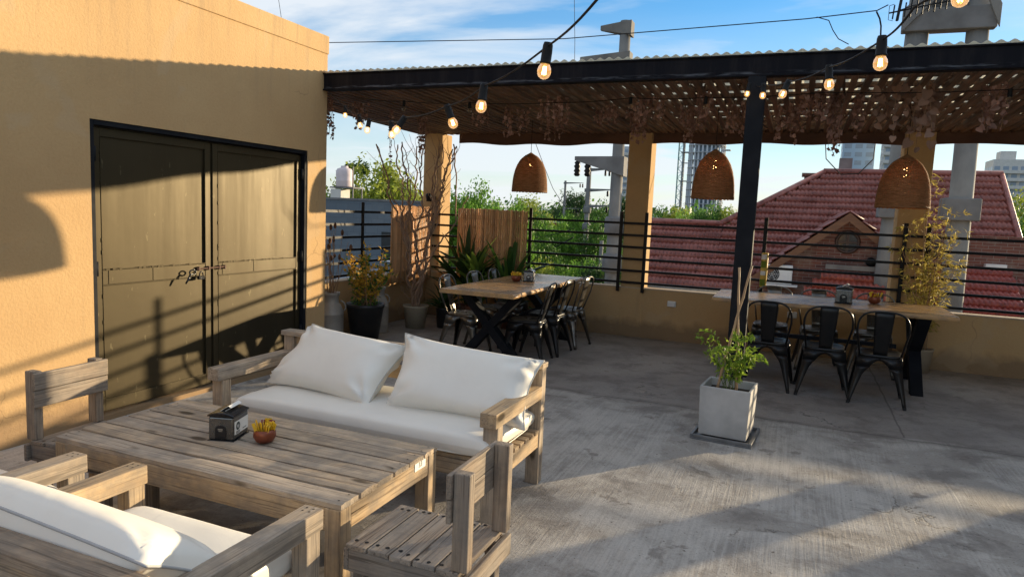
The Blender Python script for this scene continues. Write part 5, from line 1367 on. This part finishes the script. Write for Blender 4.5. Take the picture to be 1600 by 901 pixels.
# portal frame on the right
t = thing('concrete_portal_frame', 'heavy concrete twin-pole frame with crossbeam rising behind the pergola roof', 'utility pole', (2.34, 16.05, -7))
t.scale = (1.13, 1, 1.06)
for x0, x1, z0, z1, r0, r1, in ((-.60, -.40, 0, 13.0, .26, .175), (.62, .47, 0, 13.0, .22, .165)):
    b = MB(); b.tube([(x0, 0, z0), (x1, 0, z1)], [r0, r1], 20); b.build('pole', conc_pole, t)
    for zc in (8.50, ):
        u = zc/13; xc = x0+(x1-x0)*u; b = MB(); b.box((xc-.29, -.29, zc-.21), (xc+.27, .27, zc+.20)); b.build('collar', conc_dark, t, .02)
b = MB(); b.prism([(-.68, 11.72), (.72, 11.72), (.72, 12.12), (-.68, 12.12)], 1, -.27, -.02); b.build('crossbeam', conc_dark, t, .02)
b = MB(); b.box((-.40, -.1, 11.75), (.42, .2, 11.95)); b.build('crossbeam', conc_pole, t, .02)
b = MB(); b.add([(-.70, -.34, 11.70), (-.70, -.27, 11.70), (-.70, -.34, 12.10), (-.70, -.27, 12.10), (.18, -.34, 12.72), (.18, -.27, 12.72), (.18, -.34, 12.98), (.18, -.27, 12.98)], [(0, 1, 3, 2), (4, 6, 7, 5), (0, 4, 5, 1), (2, 3, 7, 6), (0, 2, 6, 4), (1, 5, 7, 3)]); b.build('brace', conc_dark, t, .01)  # left brace darker, right one paler: shade and sun put into the colour
b = MB(); b.add([(.74, -.34, 11.70), (.74, -.27, 11.70), (.74, -.34, 12.10), (.74, -.27, 12.10), (.34, -.34, 12.72), (.34, -.27, 12.72), (.34, -.34, 12.98), (.34, -.27, 12.98)], [(1, 0, 2, 3), (5, 7, 6, 4), (5, 4, 0, 1), (6, 7, 3, 2), (4, 6, 2, 0), (3, 7, 5, 1)]); b.build('brace', conc_pole, t, .01)
b = MB(); b.prism([(-.52, 12.13), (.60, 12.13), (.45, 12.75), (-.05, 12.75)], 1, .02, .12); b.build('gusset', conc_dark, t, .01)
# antenna
t = thing('tv_antenna', 'dark yagi aerial pointing left beside the concrete frame', 'antenna', (2.05, 13.5, 5.34))
b = MB(); b.bar((.15, .2, .06), (-.93, 0, -.16), .022, .022); b.bar((.15, .2, .20), (-.80, 0, -.13), .014, .014); b.build('boom', rail_m, t)
b = MB()
for k in range(12):
    u = k/11; p = Vector((.10, .18, .07)).lerp(Vector((-.86, .01, -.145)), u); hh = .155-.03*(k % 2)
    b.bar(p+Vector((-.012, -.05, -hh)), p+Vector((.012, .05, hh)), .02, .02)
b.bar((-.80, -.02, -.30), (-.76, .02, .06), .035, .03)
b.build('elements', rail_m, t)
b = MB(); b.tube([(-.93, 0, -.04), (-.93, 0, -.27), (-.86, 0, -.29)], .005, 5); b.tube([(-.93, 0, -.04), (-.86, 0, -.02)], .005, 5); b.build('dipole', rail_m, t)
# ---------------------------------------------------------------- overhead wires
def wire(label, pts, r, sag=.0):
    P = [Vector(p) for p in pts]; b = MB(); fine = []
    for i in range(len(P)-1):
        for k in range(12): s_ = k/12; q = P[i].lerp(P[i+1], s_); q.z -= sag*4*s_*(1-s_); fine.append(q-P[0])
    fine.append(P[-1]-P[0]); b.tube(fine, r, 5); o = b.build('overhead_wire', cable_m); o.location = P[0]; tag(o, label, 'wire', 'overhead wires')
wire('long black cable crossing the sky above the pergola roof', [(-22.0, 13.5, 5.95), (-10.4, 13.5, 5.29), (-4.66, 13.5, 5.07), (-.16, 13.5, 5.17), (.935, 13.5, 5.235), (1.08, 13.3, 5.26)], .0095)
wire('short looping cable dropping from the long cable near the aerial', [(.0, 13.5, 5.19), (.20, 13.5, 5.12), (.28, 13.5, 4.95), (.38, 13.5, 4.80), (.55, 13.5, 4.70)], .008)
wire('insulated dropper hanging at the aerial end of the long cable', [(.93, 13.5, 5.22), (.99, 13.5, 5.10), (1.02, 13.5, 4.98), (1.03, 13.5, 4.80)], .014)
wire('thin steep wire in the sky left of the pole top', [(-5.15, 15, 9.0), (-4.9, 15, 5.4), (-4.85, 15, 4.2)], .006)
wire('thin steep wire below the pergola near the thick pole arm', [(-6.4, 16, 4.6), (-6.2, 16, 3.5), (-5.6, 16, 2.2), (-5.2, 16, 1.7)], .007, .02)
wire('looped wire hanging below the pergola right of the post', [(.25, 12, 3.2), (.32, 12, 2.62), (.55, 12, 2.38), (.80, 12, 2.40), (.98, 12, 2.62), (1.0, 12, 3.2)], .008)
wire('thin wire rising from behind the stucco wall', [(-15.6, 18, 6.9), (-15.9, 18, 8.4), (-16.2, 18, 10.2)], .008)
wire('pair of cables running over the street behind the railing', [(-24, 40, -1.9), (-14, 33, -.9), (-9.4, 30, .55)], .03, .25)
wire('upper street cable behind the railing', [(-26, 40, -.1), (-14, 33, .25), (-9.4, 30, .95)], .02, .2)
# ---------------------------------------------------------------- left neighbour: grey-blue blockwork
nb = thing('blockwork_building', 'slate blue blockwork building beyond the side railing', 'building', (-14, 17, -7))
b = MB(); b.box((-8, 0, 0), (4.7, .4, 8.72)); b.build('wall', block_m, nb)
b = MB(); b.box((-8.02, -.03, 8.721), (4.73, .42, 8.78)); b.build('coping', conc_dark, nb)
b = MB(); b.box((2.9, -.05, 7.05), (4.4, -.002, 7.85)); w_ = b.build('window', glass_dark, nb)
b = MB(); b.box((2.88, -.08, 7.00), (4.42, -.051, 7.045)); b.box((3.58, -.08, 7.05), (3.62, -.051, 7.85)); b.build('frame', white_m, w_)
b = MB(); b.add([(2.2, -3.2, 6.1), (4.7, -3.2, 6.1), (4.7, -.04, 6.75), (2.2, -.04, 6.75)], [(0, 1, 2, 3)]); b.build('lean_to_sheet', simple('pale_metal_sheet', (.50, .54, .58), (.42, .46, .50), 2, .5, .3), nb, solid=.03)
b = MB(); b.box((-8, -2.2, 5.1), (1.9, -.04, 5.3)); b.build('lower_slab', conc_pole, nb)
# water tank
t = thing('water_tank', 'pinkish white water tank on a stand above the blockwork building', 'water tank', (-15.75, 21.5, 1.78)); t.scale = (.66, .66, .74)
b = MB(); b.lathe([(.44, .62), (.47, .66), (.46, .9), (.475, .93), (.46, .96), (.475, 1.2), (.46, 1.42), (.38, 1.52), (.22, 1.57), (.20, 1.60), (.20, 1.66), (.02, 1.67)], 28); b.build('tank', tank_m, t)
b = MB(); b.box((-.6, -.45, -.0), (.10, .4, .50)); b.build('plinth', white_wall, t)
b = MB(); b.box((-.62, -.5, .54), (.95, .5, .61)); b.box((.86, -.46, -.6), (.92, -.40, 1.6)); b.box((.86, .40, -.6), (.92, .46, .54)); b.build('stand', conc_dark, t)
# ---------------------------------------------------------------- towers and crane
def tower(label, x, y, w_, d_, h, floor=3.0, bays=5, style='grid', mat=None, wmat=None, rz_=0.):
    t = thing('apartment_tower', label, 'tower', (x, y, -7), rz_, 'far apartment towers')
    b = MB(); b.box((-w_/2, -d_/2, 0), (w_/2, d_/2, h)); b.box((-w_*.25, -d_*.2, h+.01), (w_*.2, d_*.3, h+3.2)); b.build('walls', mat or facade_m, t)
    wn_ = MB(); bal = MB(); nf = int(h/floor)
    for k in range(1, nf):
        z = k*floor
        for s_, L_, ax in ((-1, w_, 0), (1, d_, 1)):
            for j in range(bays):
                c_ = (j+.5)*L_/bays-L_/2; hw = L_/bays*.33
                if ax == 0: wn_.box((c_-hw, -d_/2-.05, z+.7), (c_+hw, -d_/2+.02, z+2.4)); 
                else: wn_.box((w_/2-.02, c_-hw, z+.7), (w_/2+.05, c_+hw, z+2.4)); wn_.box((-w_/2-.05, c_-hw, z+.7), (-w_/2+.02, c_+hw, z+2.4))
        if style == 'balcony': bal.box((-w_/2-.3, -d_/2-1.3, z-.15), (w_/2+.3, -d_/2-.06, z+.10)); bal.box((-w_/2-.3, -d_/2-1.3, z+.11), (w_/2+.3, -d_/2-1.15, z+1.0))
    bx = [(wn_.v[i:i+8]) for i in range(0, len(wn_.v), 8)]
    bx.sort(key=lambda q: (-round(q[0][2], 1), 0 if min(p_[1] for p_ in q) < -d_/2 else 1))
    fc = [(0, 3, 2, 1), (4, 5, 6, 7), (0, 1, 5, 4), (1, 2, 6, 5), (2, 3, 7, 6), (3, 0, 4, 7)]
    for q in bx[:100]: w1 = MB(); w1.add(q, fc); w1.build('window', wmat or win_m, t)
    if bx[100:]:
        w1 = MB()
        for q in bx[100:]: w1.add(q, fc)
        tag(w1.build('windows', wmat or win_m, t), kind='stuff')
    if bal.v: bal.build('balconies', white_wall, t)
    return t
tower('white stepped apartment tower at the right edge above the trees', 67.5, 300, 10.5, 12, 34.5, 2.7, 4, 'balcony', white_wall)
tower('pale blue glass tower above the red roof', 19.5, 310, 11.5, 12, 52, 3.2, 3, 'grid', blueglass_m)
tower('cream tower with balconies right of the blue glass tower', 30.5, 290, 8, 12, 54, 2.9, 3, 'balcony', white_wall)
tower('grey residential tower left of the second column', -66, 300, 11, 12, 38.5, 2.9, 5, 'balcony', facade_m)
# unfinished tower
t = thing('unfinished_tower', 'unfinished concrete tower wrapped in scaffold behind the second lampshade', 'tower', (-37.6, 300, -7))
b = MB(); cols = MB()
for k in range(24):
    z = k*3.0; n = 26; R_ = 7.6; b.lathe([(R_, z), (R_, z+.35)], 30, (0, 0, 0))
    for j in range(n):
        a = 2*math.pi*j/n; cols.box((R_*.94*math.cos(a)-.32, R_*.94*math.sin(a)-.32, z+.36), (R_*.94*math.cos(a)+.32, R_*.94*math.sin(a)+.32, z+2.99))
b.build('floor_slabs', facade2_m, t); cols.build('columns', facade_m, t)
b = MB(); b.lathe([(5.2, 0), (5.2, 70)], 20); b.build('core', win_m, t)
b = MB()
for k in range(0, 24, 4): b.box((-10.6, -2, k*3+.5), (-7.4, 2, k*3+.8)); b.box((7.4, -2, k*3+1.5), (9.4, 2, k*3+1.8))
for k in range(7): b.box((-9.6+.0*k, -3+k, 0), (-9.45, -2.85+k, 68))
for k in range(34): b.box((-9.6, -3, k*2), (-9.45, 3.2, k*2+.15))
b.build('scaffold', facade2_m, t)
t = thing('tower_crane', 'thin teal tower crane mast left of the unfinished tower', 'crane', (-48.3, 300, -7))
b = MB()
for sx in (-.9, .9):
    for sy in (-.9, .9): b.box((sx-.13, sy-.13, 0), (sx+.13, sy+.13, 75))
for k in range(37):
    z = k*2.0; s_ = 1 if k % 2 else -1
    for sy in (-.9, .9): b.bar((-.9*s_, sy, z), (.9*s_, sy, z+2.0), .12, .12)
    b.box((-.9, -.95, z), (.9, -.85, z+.12))
b.build('mast', crane_m, t)
b = MB(); b.box((.9, -.2, 32.0), (8.5, .2, 32.4)); b.build('tie', facade2_m, t)
# ---------------------------------------------------------------- street bits
t = thing('red_shopfront', 'red walled low building beyond the street trees', 'building', (-20.3, 60, -7))
b = MB(); b.box((-2.2, 0, 0), (1.6, 6, 7.75)); b.build('wall', redwall_m, t)
b = MB(); b.box((1.45, -.1, 0), (1.7, -.01, 7.85)); b.box((-2.3, -.1, 7.76), (1.7, 6, 7.9)); b.build('trim', white_wall, t)
b = MB(); b.box((-1.9, -.08, 4.4), (-.1, -.01, 6.4)); b.lathe([(.9, 0), (.9, .07)], 20); b.build('panel', simple('salmon_panel', (.62, .40, .30), None, 2, .8), t)
t = thing('small_house', 'small white house with a red stripe in the far trees', 'house', (-18.6, 75, -7))
b = MB(); b.box((-1.5, 0, 0), (1.5, 6, 8.4)); b.build('wall', white_wall, t)
b = MB(); b.box((.6, -.05, 0), (1.51, -.01, 8.3)); b.build('stripe', redwall_m, t)
t = thing('small_house', 'small pale roofed house peeking above the wing roof', 'house', (-13.5, 65, -7))
b = MB(); b.box((-2, 0, 0), (2, 5, 7.6)); b.build('wall', white_wall, t)
b = MB(); b.prism([(-2.3, 7.61), (2.3, 7.61), (0, 9.0)], 1, -.3, 5.3); b.build('roof', blueglass_m, t)
t = thing('glass_block', 'blue and white building edge just right of the thick pole', 'building', (-9.5, 45, -7))
b = MB(); b.box((-1, 0, 0), (1.4, 8, 8.6)); b.build('wall', blueglass_m, t)
b = MB()
for k in range(3): b.box((-.9+.75*k, -.05, 5.2), (-.4+.75*k, -.01, 8.0))
b.build('windows', white_m, t)
def car(label, loc, rz_, paint):
    t = thing('parked_car', label, 'car', loc, rz_, 'cars in the street')
    prof = [(-2.1, .35), (-2.12, .75), (-1.95, .95), (-1.35, 1.02), (-.75, 1.45), (.65, 1.47), (1.25, 1.02), (1.95, .90), (2.12, .65), (2.1, .35)]
    b = MB(); n = len(prof); ws = [.78, .86, .86, .84, .66, .66, .84, .84, .82, .78]
    vs = [(-w_, y_, z_) for (y_, z_), w_ in zip(prof, ws)]+[(w_, y_, z_) for (y_, z_), w_ in zip(prof, ws)]
    b.add(vs, [tuple(range(n)), tuple(range(n, 2*n))[::-1]]+[(i, n+i, n+(i+1) % n, (i+1) % n) for i in range(n)]); b.build('body', paint, t, .06)
    b = MB(); b.add([(-.70, -1.32, 1.06), (.70, -1.32, 1.06), (.60, -.80, 1.43), (-.60, -.80, 1.43)], [(0, 1, 2, 3)]); b.add([(-.70, 1.22, 1.07), (-.60, .70, 1.45), (.60, .70, 1.45), (.70, 1.22, 1.07)], [(0, 1, 2, 3)]); 
    for s_ in (-1, 1): b.add([(s_*.83, -1.2, 1.06), (s_*.83, 1.1, 1.06), (s_*.685, .6, 1.42), (s_*.685, -.7, 1.42)], [(0, 1, 2, 3)])
    b.build('glass', glass_dark, t, solid=.03)
    for sx in (-1, 1):
        for sy in (-1.3, 1.3): b = MB(); b.tube([(sx*.70, sy, .33), (sx*.88, sy, .33)], .33, 16); b.build('wheel', blackpot_m, t)
    return t
sa = math.atan2(street_dir.y, street_dir.x)-math.pi/2
def st_pt(s_, o_): q = Vector((-4, 12, -6.985))+street_dir*s_+street_x*o_; return (q.x, q.y, q.z)
c1 = car('dark car far down the street under the trees', st_pt(112, -1.8), sa, car_paint[0])
for s_, o_, lab, pm in ((82, -.8, 'silver-blue car on the street seen through the lower rails', None), (84, -3.2, 'white car parked left of the silver-blue one', 1)):
    dup(c1, st_pt(s_, o_), sa, lab, 'cars in the street')
# ---------------------------------------------------------------- trees
def crown_mesh(seed, rx, ry, rz_, n_cl, per, ls, gap=.0, low=-.5):
    rs = random.Random(seed); b = MB()
    for c_ in range(n_cl):
        a = rs.uniform(0, 6.28); u = rs.uniform(low, 1.); r_ = math.sqrt(max(0, 1-u*u)); k = rs.uniform(.62, 1.02)
        cx, cy, cz = r_*math.cos(a)*rx*k, r_*math.sin(a)*ry*k, u*rz_*k
        cr_ = rs.uniform(.18, .36)*min(rx, rz_)
        for j in range(per):
            v = Vector((rs.gauss(0, 1), rs.gauss(0, 1), rs.gauss(0, .8))).normalized()*cr_*rs.uniform(.35, 1.12)
            n = (v.normalized()+Vector((rs.uniform(-1, 1), rs.uniform(-1, 1), rs.uniform(-1, 1)))*.8).normalized(); d_ = n.orthogonal().normalized(); d_ = Matrix.Rotation(rs.uniform(0, 6.28), 3, n) @ d_; x_ = n.cross(d_); s_ = ls*rs.uniform(.55, 1.3)
            p = Vector((cx, cy, cz))+v
            b.add([p-d_*s_, p+x_*s_*.5, p+d_*s_, p-x_*s_*.5], [(0, 1, 2, 3)])
    return b
def tree(label, loc, H_, rx, rz_, mat, seed, ls=.16, n_cl=46, per=80, group='trees beyond the terrace', low=-.5):
    t = thing('leafy_tree', label, 'tree', loc, 0, group)
    cz = H_-rz_
    b = MB(); rs = random.Random(seed)
    b.tube([(0, 0, 0), (.1, 0, cz*.5), (0, .05, cz+rz_*.2)], [.05*H_*.5, .035*H_*.5, .05], 9)
    for k in range(7):
        a = rs.uniform(0, 6.28); z0 = cz*rs.uniform(.55, .95); b.tube([(0, 0, z0), (math.cos(a)*rx*.4, math.sin(a)*rx*.4, z0+rz_*.35), (math.cos(a)*rx*.75, math.sin(a)*rx*.75, z0+rz_*.6)], [.016*H_, .01*H_, .02], 6)
    b.build('trunk', bark_m, t)
    cm = crown_mesh(seed, rx, rx, rz_, n_cl, per, ls, low=low); cm.v = [(v[0], v[1], v[2]+cz) for v in cm.v]; cm.build('crown', mat, t)
    return t
TREES = {}
kinds = dict(bright=(leaf_bright, 2.6, 2.4, 21), mid=(leaf_mid, 2.6, 2.6, 22), dark=(leaf_dark, 2.5, 2.8, 23), yel=(leaf_yel, 2.5, 2.3, 24))
def put_tree(kind, x, y, top, rx, label, k2=1.0):
    """top = height of the crown's top above the terrace floor"""
    H0_ = 8.0; mat, r0, z0, seed = kinds[kind]; Ht = (top+7.0)*.935
    if kind not in TREES:
        t = tree(label, (x, y, -7), H0_, r0, z0, mat, seed, n_cl=95, per=150, ls=.095); TREES[kind] = t
    else:
        t = dup(TREES[kind], (x, y, -7), rnd(0, 6.28), label)
    t.scale = (1.22*rx/r0, 1.22*rx/r0, Ht/H0_); return t
PT = [
 ('yel', -16.4, 24.5, 3.7, 2.1, 'round yellow-green tree beside the water tank'),
 ('dark', -19.92, 26, 2.41, 1, 'dark tree at the stucco wall corner left of the water tank'),
 ('dark', -19.74, 31, 2.84, 0.8, 'dark tree low behind the bare vine, left one'),
 ('dark', -18.63, 31, 2.93, 0.9, 'dark tree low behind the bare vine, right one'),
 ('mid', -23.33, 40, 2.62, 3, 'mid green tree behind the corner column'),
 ('bright', -14.22, 29, 3.24, 1.5, 'tall bright green tree above the gap between the bamboo screens'),
 ('bright', -13.92, 27, 2.34, 1.4, 'bright green tree low in the gap between the bamboo screens'),
 ('bright', -12.14, 28, 2.54, 1.3, 'bright green tree directly above the wider bamboo screen'),
 ('yel', -16.34, 42, 2.79, 1.7, 'yellowish round tree below the left wicker lampshade'),
 ('mid', -13.24, 36, 1.86, 1.5, 'mid green tree right behind the right end of the bamboo screen'),
 ('bright', -11.27, 33, 1.71, 1, 'bright green tree left of the far pole'),
 ('dark', -19.54, 62, 4.15, 2, 'dark tall tree left of the far concrete pole'),
 ('mid', -24.90, 75, 2.78, 3, 'mid green tree beside the dark tall one'),
 ('bright', -15.14, 48, 2.19, 1.2, 'bright tree in front of the dark tall one'),
 ('mid', -13.77, 50, 2.76, 1.5, 'green tree just left of the thick pole'),
 ('dark', -15.32, 64, 3.88, 2, 'dark tree between the thick pole and the second column'),
 ('mid', -10.81, 30, 0.44, 1.4, 'dense green tree behind the middle rails beside the bamboo screen'),
 ('bright', -7.51, 27, 0.41, 1.15, 'rounded bright green tree low behind the rails, left of the thick pole'),
 ('dark', -6.47, 24, 0.14, 1.1, 'dark green low tree at street level beside the thick pole'),
 ('yel', -7.22, 20, 0.23, 0.75, 'lime shrub-like tree under the bamboo screen edge'),
 ('mid', -9.54, 34, 1.47, 1.3, 'mid green tree behind the upper rails left of the thick pole'),
 ('yel', -5.92, 25, 0.25, 0.6, 'lime tree between the thick pole and the second column'),
 ('dark', -15.03, 70, 2.98, 3.2, 'dark tree directly behind the second column'),
 ('mid', -10.83, 58, 2.59, 1.6, 'mid green tree right of the second column'),
 ('yel', -8.85, 56, 2.81, 1.5, 'yellow-green tree under the crane'),
 ('bright', -7.02, 52, 2.77, 1.5, 'bright green tree above the wing roof under the unfinished tower'),
 ('mid', -5.45, 50, 2.86, 1.5, 'mid green tree above the wing roof under the second lampshade'),
 ('yel', -4.41, 50, 2.72, 1.1, 'yellow-green tree just left of the black post'),
 ('dark', -3.31, 70, 2.36, 2, 'green tree behind the black post'),
 ('mid', 6.50, 27, 2.31, 1.1, 'green tree at the right edge beyond the red roof'),
 ('dark', 6.04, 24, 1.46, 1, 'dark tree low at the right edge beyond the red roof'),
 ('yel', 8.34, 34, 3.48, 1.7, 'tall olive-green tree at the right edge below the white tower'),
 ('dark', -13.38, 36, -0.63, 2.6, 'dark tree filling the left side of the street'),
]
for kd, x, y, tp, r_, lab in PT: put_tree(kd, x, y, tp, r_, lab)
# one lopsided dark tree behind the tank
flat_tree = t = thing('leafy_tree', 'dark flat-topped tree standing taller than the water tank', 'tree', (-42.80, 60, -7), 0, 'trees beyond the terrace')
b = MB(); b.tube([(0, 0, 0), (.1, 0, 6), (.3, 0, 10.4)], [.22, .15, .06], 8); b.tube([(.1, 0, 8.6), (1.0, 0, 10.4)], [.07, .03], 6); b.tube([(.1, 0, 8.8), (-.9, 0, 10.6)], [.07, .03], 6); b.build('trunk', bark_m, t)
cm = MB(); rs = random.Random(5)
for (cx, cy, cz, r_) in ((.3, 0, 10.9, .75), (-.8, .2, 10.7, .55), (1.2, 0, 10.5, .5), (.9, .3, 10.95, .5), (-.3, 0, 11.0, .5)):
    for j in range(170):
        v = Vector((rs.gauss(0, 1), rs.gauss(0, 1), rs.gauss(0, .7))).normalized()*r_*rs.uniform(.2, 1.1); n = rvec().normalized(); d_ = n.orthogonal(); x_ = n.cross(d_).normalized(); s_ = .13*rs.uniform(.6, 1.3); p = Vector((cx, cy, cz))+v; cm.add([p-d_*s_, p+x_*s_*.5, p+d_*s_, p-x_*s_*.5], [(0, 1, 2, 3)])
cm.build('crown', leaf_dark, t); t.scale = (1.15, 1.15, 1.14)
# distant treeline
b = MB(); rs = random.Random(9)
for k in range(26000):
    x_ = rs.uniform(-170, 120); y_ = rs.uniform(95, 180); h_ = rs.uniform(-5, 1.4+y_*.012)+1.0*math.sin(x_*.11+y_)+.8*math.sin(x_*.31)
    n = Vector((rs.uniform(-1, 1), rs.uniform(-1, .2), rs.uniform(-.3, 1))).normalized(); d_ = n.orthogonal().normalized(); w_ = n.cross(d_); s_ = rs.uniform(.25, .6); p = Vector((x_, y_, h_))
    b.add([p-d_*s_, p+w_*s_*.7, p+d_*s_, p-w_*s_*.7], [(0, 1, 2, 3)])
o = b.build('distant_woodland', leaf_mid); tag(o, kind='stuff')
